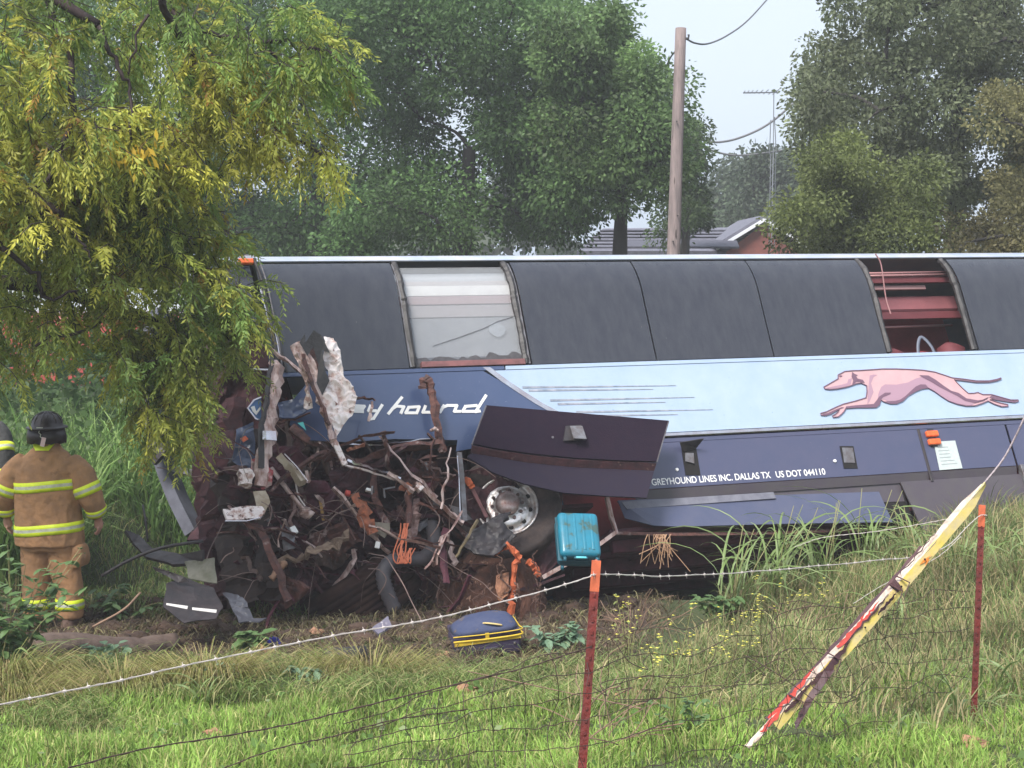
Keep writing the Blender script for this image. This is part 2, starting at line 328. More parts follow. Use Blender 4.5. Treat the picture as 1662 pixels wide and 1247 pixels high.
# greyhound emblem
dog = [(78,190),(130,160),(190,125),(190,95),(240,68),(300,62),(360,60),(440,55),(540,48),(650,48),(760,52),(860,58),(950,72),(1030,98),(1090,118),(1180,128),(1280,142),(1380,142),(1440,130),(1475,118),(1475,127),(1440,141),(1380,153),(1280,154),(1180,141),(1105,133),(1130,160),(1170,200),(1215,240),(1260,240),(1290,233),(1330,250),(1400,250),(1470,270),(1550,292),(1610,292),(1612,302),(1580,312),(1500,302),(1420,288),(1385,290),(1450,312),(1530,330),(1530,342),(1480,345),(1420,325),(1370,300),(1330,318),(1270,338),(1200,340),(1130,325),(1060,300),(1000,262),(950,225),(900,198),(850,205),(800,225),(740,260),(700,300),(650,322),(600,322),(545,305),(525,290),(515,330),(490,350),(430,352),(340,352),(250,358),(235,385),(215,405),(190,425),(150,430),(145,418),(170,405),(190,385),(200,368),(170,378),(130,402),(90,415),(55,412),(52,398),(100,385),(160,355),(230,325),(330,300),(410,275),(418,230),(415,180),(370,158),(330,165),(290,180),(250,192),(180,205),(120,210),(85,205)]
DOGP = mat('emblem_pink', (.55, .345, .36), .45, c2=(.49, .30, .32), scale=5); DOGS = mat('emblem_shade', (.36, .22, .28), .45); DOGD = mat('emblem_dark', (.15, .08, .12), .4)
def dp(q, y): p = S(1320 + q[0] / 4.86, 590 + q[1] / 4.86); return Vector((p.x, y, p.z))
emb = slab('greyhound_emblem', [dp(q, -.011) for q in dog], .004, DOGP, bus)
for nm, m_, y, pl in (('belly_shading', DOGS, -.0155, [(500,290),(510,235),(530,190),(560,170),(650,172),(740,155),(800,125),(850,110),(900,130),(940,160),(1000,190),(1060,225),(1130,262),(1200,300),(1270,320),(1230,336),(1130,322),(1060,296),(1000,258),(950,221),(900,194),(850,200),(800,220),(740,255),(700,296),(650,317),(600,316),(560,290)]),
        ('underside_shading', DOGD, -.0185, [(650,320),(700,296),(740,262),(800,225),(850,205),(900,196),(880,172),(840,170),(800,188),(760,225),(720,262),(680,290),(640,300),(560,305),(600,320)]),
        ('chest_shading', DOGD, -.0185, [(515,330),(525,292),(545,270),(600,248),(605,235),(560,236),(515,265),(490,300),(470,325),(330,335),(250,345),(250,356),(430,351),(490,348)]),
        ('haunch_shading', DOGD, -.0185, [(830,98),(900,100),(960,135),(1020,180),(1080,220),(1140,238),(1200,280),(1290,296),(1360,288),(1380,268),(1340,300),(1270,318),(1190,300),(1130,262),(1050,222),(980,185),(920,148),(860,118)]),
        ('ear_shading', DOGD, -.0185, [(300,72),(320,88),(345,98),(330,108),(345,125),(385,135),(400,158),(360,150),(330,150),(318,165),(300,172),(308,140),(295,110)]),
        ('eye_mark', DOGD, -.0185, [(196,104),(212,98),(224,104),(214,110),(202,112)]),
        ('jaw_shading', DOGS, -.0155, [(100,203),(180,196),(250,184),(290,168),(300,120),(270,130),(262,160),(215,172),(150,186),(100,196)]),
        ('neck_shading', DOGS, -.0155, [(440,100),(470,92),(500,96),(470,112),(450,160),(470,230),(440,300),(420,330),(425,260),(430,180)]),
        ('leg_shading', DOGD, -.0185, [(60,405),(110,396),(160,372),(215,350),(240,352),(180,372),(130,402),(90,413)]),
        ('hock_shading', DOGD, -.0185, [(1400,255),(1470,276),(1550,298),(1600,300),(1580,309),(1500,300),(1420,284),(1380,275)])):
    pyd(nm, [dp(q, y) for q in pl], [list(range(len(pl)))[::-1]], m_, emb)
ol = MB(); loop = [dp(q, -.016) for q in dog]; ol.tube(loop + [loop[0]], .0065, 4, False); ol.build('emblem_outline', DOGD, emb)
# script lettering and licence line
LET = mat('white_lettering', (.8, .78, .76), .45)
def stroke(pts, w=.0135):
    mb = MB(); q = [S(a, b) for a, b in pts]; q = [Vector((p.x, -.011, p.z)) for p in q]; mb.tube(q, w, 4, True, .22); return mb
letters = {'e': [[(575,664),(588.6,664),(591,660.2),(577.5,659.5),(573,668.3),(588.6,669)]], 'y': [[(601,659.5),(597.7,667.6),(609.5,667.6)], [(619.6,658.5),(606,680),(598.7,681)]],
    'h': [[(651.6,646),(630.3,672)], [(636.4,664.3),(643,660),(655,661),(650.5,671)]], 'o': [[(663,662),(680,661),(676,671),(658,671),(663,662)]],
    'u': [[(690,660),(686,670),(702,670)], [(707,659),(702,670)]], 'n': [[(714,669.5),(720,659)], [(718,662),(726,659),(741,659),(737,668.6),(746,668.6)]], 'd': [[(773,659),(755,660.5),(750.4,668.6),(768.5,668.6)], [(788,643),(771.5,669),(778,668)]]}
for k_, ss in letters.items():
    mb = MB()
    for s_ in ss:
        q = [S(a, b) for a, b in s_]
        for a, b in zip(q[:-1], q[1:]):
            d = (b - a); L_ = d.length; d.normalize(); nrm = Vector((-d.z, 0, d.x)); e = .010
            a2 = a - d * e; b2 = b + d * e; w = .0145
            V = [a2 - nrm * w, b2 - nrm * w, b2 + nrm * w, a2 + nrm * w]; yy = -.0075 - .0012 * random.random()
            mb.add([Vector((v.x, y, v.z)) for y in (-.006, yy - .004) for v in V], [[4, 5, 6, 7], [0, 1, 5, 4], [1, 2, 6, 5], [2, 3, 7, 6], [3, 0, 4, 7]])
    mb.build('script_letter', LET, bus)
def text(body, x0, x1, z, h, y, m_, parent=bus, name='lettering'):
    cu = bpy.data.curves.new('t', 'FONT'); cu.body = body; cu.size = 1; cu.extrude = 0; cu.offset = .012
    o = bpy.data.objects.new('t', cu); COL.objects.link(o); bpy.context.view_layer.update()
    me = bpy.data.meshes.new_from_object(o.evaluated_get(bpy.context.evaluated_depsgraph_get())); bpy.data.objects.remove(o)
    n = len(me.vertices); co = np.empty(n * 3, np.float32); me.vertices.foreach_get('co', co); co = co.reshape(-1, 3)
    u = (co[:, 0] - co[:, 0].min()) / np.ptp(co[:, 0]); v = co[:, 1] / .7
    out = np.stack([x0 + u * (x1 - x0), np.full(n, y), z + v * h], -1); me.vertices.foreach_set('co', out.reshape(-1)); me.materials.clear()
    return link(name, me, m_, parent)
a, b = S(1053, 793), S(1252, 781); text(': GREYHOUND LINES INC. DALLAS TX', a.x, b.x, .435, .068, -.009, LET, name='operator_lettering')
a, b = S(1261, 781), S(1341, 776); text('US DOT 044110', a.x, b.x, .435, .068, -.009, LET, name='licence_number')
# luggage bay doors: flat upper part, crease, skirt
bays = [(1.42, 4.86), (4.89, 6.0), (6.03, 8.6), (8.63, XR)]
for (x0, x1) in bays:
    o = slab('bay_door', [(x0, 0, .40), (x0, 0, .875), ((x0 + x1) / 2, .002, .876), (x1, 0, .875), (x1, 0, .40)], .014, NAVY2, bus)
    o = slab('bay_crease', [(x0, -.002, .394), (x1, -.002, .394), (x1, .03, .30), (x0, .03, .30)], .012, SKIRT, bus)
bar('navy_lower_panel', .02, 1.41, .45, .93, .004, .02, NAVY2)
sd_ = S(1490, 700); bar('bay_hinge_strip', 4.855, 4.885, .28, .88, -.02, .0, BLACKP)
# lower skirt of the first bay, pushed outward at the bottom
LSK = mat('dusty_skirt_blue', (.055, .065, .12), .42, c2=(.075, .08, .13), scale=3, coat=.2, bump=.03)
slab('lower_skirt', [(1.22, .02, .31), (4.2, .02, .215), (4.2, -.05, -.04), (4.2, -.08, -.15), (3.0, -.10, -.09), (1.75, -.10, -.035), (1.5, -.08, .0), (1.25, -.0, .12)], .014, LSK, bus)
slab('crease_filler', [(1.22, .045, .31), (4.5, .045, .31), (4.5, .045, .1), (1.3, .045, .2)], .01, SKIRT, bus)
slab('skirt_kick_strip', [(1.25, .005, .29), (2.95, .005, .285), (2.95, -.018, .21), (1.28, -.018, .205)], .010, mat('dusty_grey', (.16, .16, .19), .6, c2=(.10, .10, .13), scale=7), bus)
slab('skirt_notch', [(4.22, .05, .32), (4.5, .05, .32), (4.55, .05, -.12), (4.22, .05, -.12)], .01, HOLE, bus)
slab('rear_skirt', [(4.48, .0, .30), (6.02, .0, .30), (6.02, -.04, -.45), (4.58, -.04, -.45), (4.55, -.02, -.1)], .016, SKIRT, bus)
slab('rear_skirt', [(6.75, .0, .295), (XR, .0, .295), (XR, -.04, -.45), (6.75, -.04, -.45)], .016, SKIRT, bus)
bar('skirt_divider', 6.03, 6.07, -.4, .40, -.045, .02, GREYM)
slab('skirt_insert', [(6.08, .03, .29), (6.74, .03, .29), (6.74, .0, .02), (6.08, .0, .02)], .012, LSK, bus)
slab('skirt_hole', [(6.08, .06, .02), (6.74, .06, .02), (6.74, .06, -.4), (6.08, .06, -.4)], .012, mat('dark_red_sheet', (.07, .012, .015), .8), bus)  # plain dark red sheet behind the opening
# latches, keyholes, reflector, placard
def latch(px, py, w, h, flap):
    c = S(px, py); sh = Vector((0, 0, 0))
    mb = MB(); V = [S(px - w / 2 - 3, py - h / 2), S(px + w / 2 - 3, py - h / 2), S(px + w / 2 + 4, py + h / 2), S(px - w / 2 + 4, py + h / 2)]
    slab('latch_recess', [Vector((v.x, -.012, v.z)) for v in V], .006, HOLE, bus)
    if flap:
        slab('latch_flap', [Vector((V[0].x - .05, -.10, V[0].z + .03)), Vector((V[1].x + .05, -.12, V[1].z + .06)), Vector((V[1].x, -.02, V[1].z)), Vector((V[0].x, -.02, V[0].z - .05))], .008, BLACKP, bus)
        slab('latch_arm', [Vector((V[0].x + .02, -.03, V[0].z - .06)), Vector((V[1].x - .05, -.03, V[1].z - .06)), Vector((V[2].x - .05, -.03, V[2].z + .12)), Vector((V[3].x + .02, -.03, V[3].z + .14))], .008, GREYM, bus)
    else:
        slab('latch_flap', [Vector((v.x, -.019, v.z)) for v in (V[0] + Vector((.018, 0, -.02)), V[1] + Vector((-.018, 0, -.02)), V[2] + Vector((-.02, 0, .06)), V[3] + Vector((.015, 0, .06)))], .006, GREYM, bus)
latch(1120, 750, 24, 44, True); latch(1376, 743, 22, 36, False)
for px, py in ((1098, 763), (1354, 749)):
    c = S(px, py); M = Matrix.Translation(Vector((c.x, -.008, c.z))) @ Matrix.Rotation(pi / 2, 4, 'X'); MB().lathe([(0.0001, .012), (.016, .012), (.018, 0)], M, 12).build('key_lock', LET, bus)
for z_ in (S(1510, 706), S(1514, 719)):
    bevel(MB().box((z_.x, -.03, z_.z), (.15, .05, .068)).build('amber_reflector', ORANGE, bus), .015, 2)
MB().box((S(1512, 712).x, -.015, S(1512, 712).z), (.07, .02, .2)).build('reflector_bracket', BLACKP, bus)
pv = [S(1514, 718), S(1549, 716), S(1561, 761), S(1524, 764)]
pl = slab('notice_card', [Vector((p.x, -.013, p.z)) for p in pv], .004, mat('notice_paper', (.42, .47, .46), .7, c2=(.5, .54, .53), scale=30), bus)
for k in range(6):
    t = .2 + k * .12; a = pv[0].lerp(pv[3], t); b = pv[1].lerp(pv[2], t); a2, b2 = a.lerp(b, .12), a.lerp(b, .55 + .3 * random.random())
    pyd('notice_line', [(a2.x, -.0165, a2.z), (b2.x, -.0165, b2.z), (b2.x, -.0165, b2.z - .008), (a2.x, -.0165, a2.z - .008)], [[3, 2, 1, 0]], mat('faint_print', (.27, .30, .31), .7), pl)

# broken window with pale inner pane (second) and open window (sixth)
def glassmat():  # pale grey base stands in for sky reflected in the pane
    m = bpy.data.materials.new('sky_sheen_glass'); m.use_nodes = True; n = m.node_tree; b = n.nodes['Principled BSDF']; b.inputs['Base Color'].default_value = (.38, .39, .41, 1); b.inputs['Roughness'].default_value = .12
    t = n.nodes.new('ShaderNodeBsdfTransparent'); ms = n.nodes.new('ShaderNodeMixShader'); tc = n.nodes.new('ShaderNodeTexCoord'); nz = n.nodes.new('ShaderNodeTexNoise'); nz.inputs['Scale'].default_value = 5
    n.links.new(tc.outputs['Object'], nz.inputs[0]); mr = n.nodes.new('ShaderNodeMapRange'); mr.inputs[3].default_value = .2; mr.inputs[4].default_value = .32; n.links.new(nz.outputs[0], mr.inputs[0]); n.links.new(mr.outputs[0], ms.inputs[0])
    n.links.new(t.outputs[0], ms.inputs[1]); n.links.new(b.outputs[0], ms.inputs[2]); n.links.new(ms.outputs[0], n.nodes['Material Output'].inputs[0]); return m
GL = glassmat()
shell('sky_sheen_pane', -.64, .52, 0, T48, GL, .045, 1.90, th=.004)
# crack in the pane
mb = MB(); mb.tube([(-.42 + .0, .035, 2.02), (-.15, .035, 2.1), (.15, .035, 2.2), (.3, .036, 2.27), (.48, .036, 2.32)], .003, 4); mb.build('pane_crack', BLACKP, bus)
jb = MB(); n_ = 26; zz = [(1.86 + .05 * random.random() + (.03 if i > 16 else 0)) for i in range(n_)]
V = [(-.66 + 1.2 * i / (n_ - 1), .035, zz[i]) for i in range(n_)] + [(-.66 + 1.2 * i / (n_ - 1), .035, 1.80) for i in range(n_)]
o = jb.add(V, [[i, i + 1, n_ + i + 1, n_ + i] for i in range(n_ - 1)]).build('torn_tint_film', mat('torn_film', (.075, .07, .075), .5, c2=(.05, .045, .05), scale=20), bus); so = o.modifiers.new('t', 'SOLIDIFY'); so.thickness = .006
bar('broken_sill', -.58, .50, 1.775, 1.835, -.025, .03, mat('red_tint_metal', (.22, .085, .085), .6, c2=(.12, .05, .05), scale=9))
for z0, z1, m_, y in ((1.7, 2.36, mat('curtain_grey', (.20, .215, .25), .7, c2=(.26, .27, .30), scale=3), .13), (2.37, 2.50, mat('lining_grey', (.36, .33, .35), .7), .125), (2.51, 2.60, mat('lining_rose', (.40, .29, .31), .7), .12), (2.61, 2.72, mat('rack_white', (.85, .84, .84), .5), .13), (2.73, 2.80, mat('lining_light', (.55, .52, .53), .6), .19), (2.81, 2.92, mat('lining_blue_grey', (.50, .53, .58), .5), .26)):
    bar('inner_lining', -.68, .56, z0, z1, y, y + .02, m_)
m_ = mat('pale_sticker', (.32, .35, .40), .5); c = S(812, 528); slab('pale_sticker', [Vector((c.x + .08 * cos(t) * (1 + .2 * random.random()), .11, c.z + .07 * sin(t) * (1 + .3 * random.random()))) for t in np.linspace(0, 2 * pi, 12)[:-1]], .004, m_, bus)
# interior of the open window, its reds standing in for the red glow
REDI = mat('red_cast_trim', (.13, .025, .032), .7, c2=(.09, .018, .024), scale=4); REDP = mat('red_cast_panel', (.26, .085, .095), .65, c2=(.20, .065, .075), scale=3); REDD = mat('red_cast_interior', (.34, .05, .06), .7, c2=(.24, .035, .045), scale=5)
bar('interior_back', 4.3, 6.6, 1.1, 3.0, 1.25, 1.28, REDD); bar('interior_floor', 4.3, 6.6, 1.2, 1.24, .05, 1.25, REDD)
bar('luggage_rack', 4.6, 6.2, 2.47, 2.66, .42, .62, REDP, .02); bar('luggage_rack_lip', 4.6, 6.2, 2.35, 2.44, .38, .42, REDI); bar('rack_light_strip', 4.9, 5.75, 2.70, 2.75, .33, .36, mat('strip_pale', (.36, .2, .2), .5)); bar('rack_valance', 4.6, 6.2, 2.76, 2.84, .28, .31, REDI)
for z, y in ((2.86, .24), (2.80, .18), (2.30, .5)):
    MB().tube([(4.62, y, z), (6.1, y, z + .01)], .014, 8).build('grab_rail', mat('rose_metal', (.36, .18, .18), .45, metal=.3), bus, True)
for k, (x, h) in enumerate(((4.72, 1.90), (5.08, 1.98), (5.52, 1.92), (5.92, 2.02))):
    mb = MB(); pts = [Vector((x, .45, 1.3)), Vector((x - .02, .45, 1.7)), Vector((x + .03, .45, h - .04)), Vector((x + .05, .45, h))]
    mb.tube(pts, [.17, .18, .17, .10], 10, True, .9); mb.build('passenger_seat', REDI if k % 2 else REDD, bus, True)
mb = MB(); mb.tube(smoothpts([(5.28, .2, 1.75), (5.33, .2, 1.95), (5.42, .22, 2.05), (5.50, .2, 1.92), (5.52, .2, 1.76)], 4), .022, 6, True, .4); mb.build('seat_belt', mat('belt_blue_grey', (.12, .13, .17), .6), bus, True)
mb = MB(); mb.tube(smoothpts([(4.93, -.02, 2.98), (4.98, .0, 2.85), (5.0, .1, 2.5), (5.02, .12, 2.3)], 4), .008, 6); mb.build('hanging_cord', mat('rose_metal', (1, 1, 1)), bus)
# underside: floor pan and long members
bar('floor_pan', 1.1, XR, .0, .04, .07, 2.5, CHAS); bar('floor_pan', -2.2, 1.08, .35, .39, .3, 2.5, CHAS)
for y, z0, z1 in ((.30, -.14, -.01), (.85, -.20, -.01), (1.45, -.2, -.01), (2.0, -.16, -.01)):
    bar('chassis_rail', 1.2, XR, z0, z1, y, y + .09, CHAS, .01)
for x in np.arange(1.6, 11, .9): bar('cross_member', x, x + .06, -.10, -.005, .15, 2.45, CHAS, .01)
for (y, z, r) in ((.6, -.08, .035), (1.15, -.1, .05)):
    MB().tube([(1.1, y, z), (4, y, z - .02), (XR, y, z)], r, 8).build('under_pipe', CHAS, bus, True)
bar('bay_inner_wall', .9, XR, .05, .9, .6, .62, REDD)
# open wheel arch lining and bent sill frame
mb = MB(); mb.tube([S(985, 808, .03), S(992, 840, .0), S(1000, 864, -.05), S(960, 893, .0), S(880, 938, .05)], .028, 4); mb.build('bent_sill_frame', PINKM, bus)
mb = MB(); mb.tube([S(1000, 866, -.04), S(1100, 868, -.03), S(1250, 866, .0), S(1450, 858, .02)], .022, 4); mb.build('bay_sill', RUST_CAST, bus)

# front wheel
hub = S(823, 822, -.02)
Mw = Matrix.Translation(hub) @ Matrix.Rotation(radians(-14), 4, 'Z') @ Matrix.Rotation(radians(-6), 4, 'X') @ Matrix.Rotation(pi / 2, 4, 'X')
wheel = MB().lathe([(.29, -.26), (.33, -.28), (.42, -.27), (.50, -.24), (.525, -.2), (.525, -.02), (.505, .02), (.46, .045), (.455, .038), (.40, .045), (.395, .038), (.34, .03), (.30, .01), (.285, -.02)], Mw, 48).build('front_wheel', TYRE, bus, True)
MB().lathe([(.30, -.01), (.298, .018), (.285, .02), (.275, .0), (.262, -.02), (.25, -.03), (.22, .0), (.19, .03), (.165, .032), (.125, .035), (.12, .045), (.0001, .045)], Mw, 48).build('rim', WHEELM, wheel, True)
MB().lathe([(.115, .045), (.115, .10), (.10, .125), (.06, .14), (.0001, .145)], Mw, 28).build('hub_cap', mat('hub_grey', (.5, .42, .40), .4, metal=.5, c2=(.25, .12, .1), scale=14), wheel, True)
for k in range(10):
    t = 2 * pi * k / 10; p = Mw @ Vector((.145 * cos(t), .145 * sin(t), .032)); q = Mw @ Vector((.145 * cos(t), .145 * sin(t), .052))
    MB().tube([p, q], .017, 6).build('wheel_nut', mat('nut_steel', (.12, .08, .075), .5, metal=.4), wheel)
for k in range(10):
    t = 2 * pi * (k + .5) / 10; M2 = Mw @ Matrix.Translation((.222 * cos(t), .222 * sin(t), .004)); 
    MB().lathe([(.0001, .006), (.024, .006)], M2, 14).build('rim_hole', HOLE, wheel)
# engine-bay ribbed tyre lying under the wreck
Mt = Matrix.Translation(S(585, 968, .42)) @ Vector((-.48, -.18, .86)).to_track_quat('Z', 'Y').to_matrix().to_4x4()
pf = []
for k in range(7): z = -.19 + k * .055; pf += [(.56, z), (.56, z + .036), (.54, z + .039), (.54, z + .052)]
sp = MB().lathe([(.3, -.26), (.46, -.25), (.53, -.22)] + pf + [(.53, .23), (.46, .25), (.3, .25)], Mt, 56).build('buried_wheel', mat('muddy_tyre', (.022, .011, .011), 1., spec=.08, c2=(.05, .028, .022), scale=7, bump=.5), bus, True)
MB().lathe([(.3, .18), (.28, .1), (.2, .08), (.0001, .08)], Mt, 30).build('rim', MAROON, sp, True)

# raised engine/service door hanging over the wheel
dm = [(789, 659, -.28), (1085, 684, -.28), (1066, 750, -.42), (1000, 748, -.42), (930, 744, -.42), (860, 737, -.42), (800, 728, -.42), (766, 721, -.42)]
flapd = slab('raised_side_door', [S(*p) for p in dm], .022, DOORM, bus)
slab('door_fold', [S(*p) for p in [(766, 723, -.41), (800, 730, -.41), (860, 739, -.41), (930, 746, -.41), (1065, 752, -.41), (1061, 764, -.36), (930, 758, -.36), (860, 751, -.36), (764, 735, -.36)]], .02, MAROON, flapd)
slab('door_lower_lip', [S(*p) for p in [(764, 737, -.37), (860, 753, -.37), (930, 760, -.37), (1061, 766, -.37), (1049, 809, -.47), (985, 806, -.47), (915, 801, -.47), (850, 786, -.46), (800, 768, -.45), (758, 742, -.44)]], .016, mat('door_lip_navy', (.018, .013, .027), .7, spec=.2, c2=(.022, .015, .027), scale=9), flapd)
for a, b in (((766, 722), (789, 659)), ((1085, 684), (1066, 750))):
    mb = MB(); mb.tube([S(a[0], a[1], -.43 if a[1] > 700 else -.29), S(b[0], b[1], -.43 if b[1] > 700 else -.29)], .008, 4); mb.build('door_edge_trim', GREYM, flapd)
slab('door_latch_plate', [S(918, 692, -.39), S(943, 690, -.39), S(950, 714, -.42), S(914, 716, -.41)], .01, BLACKP, flapd)
slab('door_latch_flap', [S(925, 692, -.42), S(945, 692, -.42), S(952, 713, -.47), S(931, 712, -.47)], .01, GREYM, flapd)
MB().lathe([(.0001, .006), (.012, .006), (.012, 0)], Matrix.Translation(S(897, 710, -.415)) @ Matrix.Rotation(pi / 2, 4, 'X'), 10).build('door_button', GREYM, flapd)
MB().tube([S(790, 700, -.25), S(830, 690, .0)], .018, 8).build('door_stay', GREYM, bus)

# front face of the coach: corner pillars and windscreen bars, partly behind the tree
def strut(name, pts, w, m_, n=4, flat=.5, jit=.0, sm_=0):
    q = [S(*p) for p in pts]
    if jit:
        q2 = []
        for a, b in zip(q[:-1], q[1:]):
            for k in range(4): q2.append(a.lerp(b, k / 4) + Vector((random.gauss(0, jit), random.gauss(0, jit), random.gauss(0, jit))))
        q = q2 + [q[-1]]
    if sm_: q = smoothpts(q, sm_)
    ww = w if isinstance(w, (list, tuple)) else w
    rr = [ww * .6 * (1 + (random.uniform(-.25, .25) if jit else 0)) for _ in q]
    mb = MB(); mb.tube(q, rr, n, True, flat, .12 if jit else 0); return mb.build(name, m_, bus, n > 5)
strut('front_roof_edge', [(402, 418, .1), (350, 432, .8), (290, 468, 1.7), (262, 505, 2.4)], .09, GREYM, 6, .6, sm_=5)
strut('far_corner_pillar', [(262, 505, 2.5), (245, 560, 2.6), (243, 640, 2.6), (258, 720, 2.6), (285, 800, 2.6), (318, 868, 2.5)], .30, mat('grey_blue_frame', (.10, .105, .135), .75, c2=(.06, .06, .08), scale=6), 4, .5, sm_=5)
strut('windscreen_bar', [(270, 735, 2.5), (335, 722, 2.0)], .12, BLACKP); strut('windscreen_bar', [(285, 762, 2.5), (338, 772, 2.0)], .13, GREYM); strut('windscreen_bar', [(260, 640, 2.5), (345, 655, 1.6)], .08, BLACKP)
slab('front_bulkhead', [S(405, 425, .4), S(330, 450, 1.3), S(292, 500, 2.2), S(305, 600, 2.2), S(346, 690, 1.8), S(352, 900, 1.6), S(420, 980, .9), S(470, 700, .5), S(440, 600, .3)], .03, mat('dark_brown_sheet', (.05, .028, .022), .75, c2=(.02, .012, .012), scale=5, bump=.6), bus, 3, .12, 2)
slab('mirror_housing', [S(238, 700, 2.3), S(262, 692, 2.3), S(270, 735, 2.2), S(252, 755, 2.3), S(240, 735, 2.3)], .08, BLACKP, bus)
slab('driver_window_void', [S(395, 490, .12), S(430, 500, .12), S(447, 545, .12), S(452, 596, .12), S(410, 598, .15), S(398, 540, .15)], .01, mat('void_red', (.04, .008, .012), .8), bus)
strut('window_ledge', [(385, 478, .05), (433, 492, .02)], .04, GREYM); strut('window_ledge', [(400, 600, .02), (455, 602, .0)], .04, SILVER)
strut('corner_pillar', [(425, 470, .0), (438, 520, -.02), (452, 575, -.03)], .05, SILVER)
strut('corner_pillar', [(438, 500, -.03), (455, 560, -.04), (466, 605, -.04)], .02, GASK)
# dark backing of the torn nose
slab('torn_floor_backing', [S(*p) for p in [(400, 640, .9), (560, 715, .9), (745, 735, .9), (900, 800, .9), (905, 900, .8), (760, 1000, .6), (560, 1010, .5), (400, 990, .7), (345, 900, 1.2), (360, 760, 1.2)]], .03, MAROON, bus, 5, .35, 2.2)
slab('inner_bulkhead', [S(*p) for p in [(370, 600, .35), (470, 610, .3), (500, 720, .3), (470, 830, .4), (390, 900, .6), (350, 800, .7), (345, 690, .6)]], .02, MAROON, bus, 5, .22, 3)

WRECK = [(400, 610), (440, 640), (470, 700), (560, 725), (720, 735), (760, 770), (790, 870), (860, 930), (850, 985), (740, 1005), (560, 1005), (420, 990), (350, 900), (350, 760), (385, 690)]
def inpoly(x, y, poly):
    c = False; j = len(poly) - 1
    for i in range(len(poly)):
        if (poly[i][1] > y) != (poly[j][1] > y) and x < (poly[j][0] - poly[i][0]) * (y - poly[i][1]) / (poly[j][1] - poly[i][1]) + poly[i][0]: c = not c
        j = i
    return c
# ---- individually built torn pieces
strut('bent_rail', [(404, 545, -.1), (440, 568, -.14), (470, 588, -.2), (497, 613, -.25), (500, 640, -.25)], .06, PINKM, jit=.006)
strut('torn_pillar', [(452, 588, -.2), (446, 625, -.28), (440, 665, -.32), (436, 700, -.34), (428, 745, -.34), (424, 790, -.3)], .12, PINKM, 5, .45, .014)
strut('pillar_edge', [(441, 575, -.22), (434, 640, -.36), (425, 690, -.38), (424, 760, -.36)], .05, BLACKP, jit=.008)
strut('bent_strap', [(482, 575, -.4), (496, 598, -.45), (510, 625, -.48), (522, 660, -.5), (536, 700, -.5), (545, 722, -.48)], .11, PINKM, 5, .4, .012)
strut('strap_tail', [(536, 705, -.48), (548, 728, -.5), (560, 755, -.5)], .06, PALE, 4, .5)
strut('strap_ridge', [(490, 575, -.48), (505, 620, -.54), (520, 655, -.56), (535, 690, -.56)], .035, RUST_CAST, 5, .6, .008)
slab('black_shard', [S(*p) for p in [(486, 556, -.5), (495, 541, -.5), (496, 556, -.5), (509, 536, -.53), (521, 544, -.52), (536, 574, -.51), (523, 568, -.50), (527, 600, -.50), (535, 618, -.50), (522, 644, -.48), (513, 628, -.48), (517, 594, -.48), (508, 562, -.50), (499, 578, -.5)]], .006, GASK, bus)
slab('crumpled_white_panel', [S(*p) for p in [(524, 550, -.35), (541, 551, -.35), (549, 572, -.38), (556, 600, -.4), (556, 612, -.4), (572, 628, -.44), (580, 645, -.45), (572, 676, -.46), (556, 692, -.46), (545, 712, -.45), (536, 690, -.44), (524, 668, -.42), (520, 640, -.4), (534, 618, -.38), (528, 600, -.36)]], .006, mat('torn_white_fibreglass', (.86, .76, .73), .45, c2=(.52, .34, .29), scale=11, bump=.5, bscale=20, spot=(16, .64, (.22, .10, .08)), lo=.5, hi=.66), bus, 5, .085, 6)
slab('torn_pink_panel', [S(*p) for p in [(470, 563, -.44), (489, 554, -.44), (512, 592, -.45), (516, 612, -.45), (508, 636, -.46), (492, 606, -.45)]], .006, PINKM, bus, 4, .04, 8)
slab('rust_flap', [S(*p) for p in [(500, 575, -.42), (512, 560, -.42), (522, 590, -.43), (512, 615, -.44)]], .006, RUST_CAST, bus, 3, .03, 8)
slab('torn_white_lobe', [S(*p) for p in [(493, 650, -.42), (499, 634, -.42), (506, 650, -.42), (508, 662, -.42), (499, 665, -.42), (493, 662, -.42)]], .01, PALE, bus, 3, .02, 9)
slab('torn_aluminium_bracket', [S(*p) for p in [(426, 700, -.42), (448, 701, -.42), (449, 716, -.42), (426, 714, -.42)]], .02, SILVER, bus, 2, .01, 9)
slab('dark_navy_scrap', [S(*p) for p in [(452, 652, -.12), (500, 645, -.12), (505, 665, -.12), (478, 680, -.12), (452, 682, -.12)]], .01, NAVY, bus, 3, .05, 6)
strut('torn_edge_strip', [(452, 686, -.2), (478, 680, -.22), (504, 670, -.24)], .035, RUST_CAST, jit=.004)
slab('blue_badge_scrap', [S(*p) for p in [(402, 662, -.25), (412, 650, -.25), (424, 645, -.25), (424, 682, -.25), (415, 679, -.25)]], .008, mat('badge_blue', (.06, .15, .36), .4), bus)
mb = MB(); mb.tube([S(424, 645, -.26), S(412, 650, -.26), S(402, 663, -.26), S(415, 680, -.26), S(424, 683, -.26)], .010, 4); mb.build('badge_trim', SILVER, bus)
slab('badge_stroke', [S(*p) for p in [(407, 661, -.262), (413, 659, -.262), (416, 668, -.262), (422, 660, -.262), (423, 664, -.262), (416, 674, -.262), (410, 668, -.262)]], .003, LET, bus)
slab('cyan_chip', [S(*p) for p in [(483, 687, -.3), (492, 685, -.3), (497, 699, -.3)]], .006, mat('cyan_plastic', (.12, .62, .62), .5), bus)
slab('brown_block', [S(*p) for p in [(468, 700, -.3), (478, 690, -.3), (503, 713, -.32), (497, 722, -.32)]], .06, RUST_CAST, bus, 3, .02, 9)
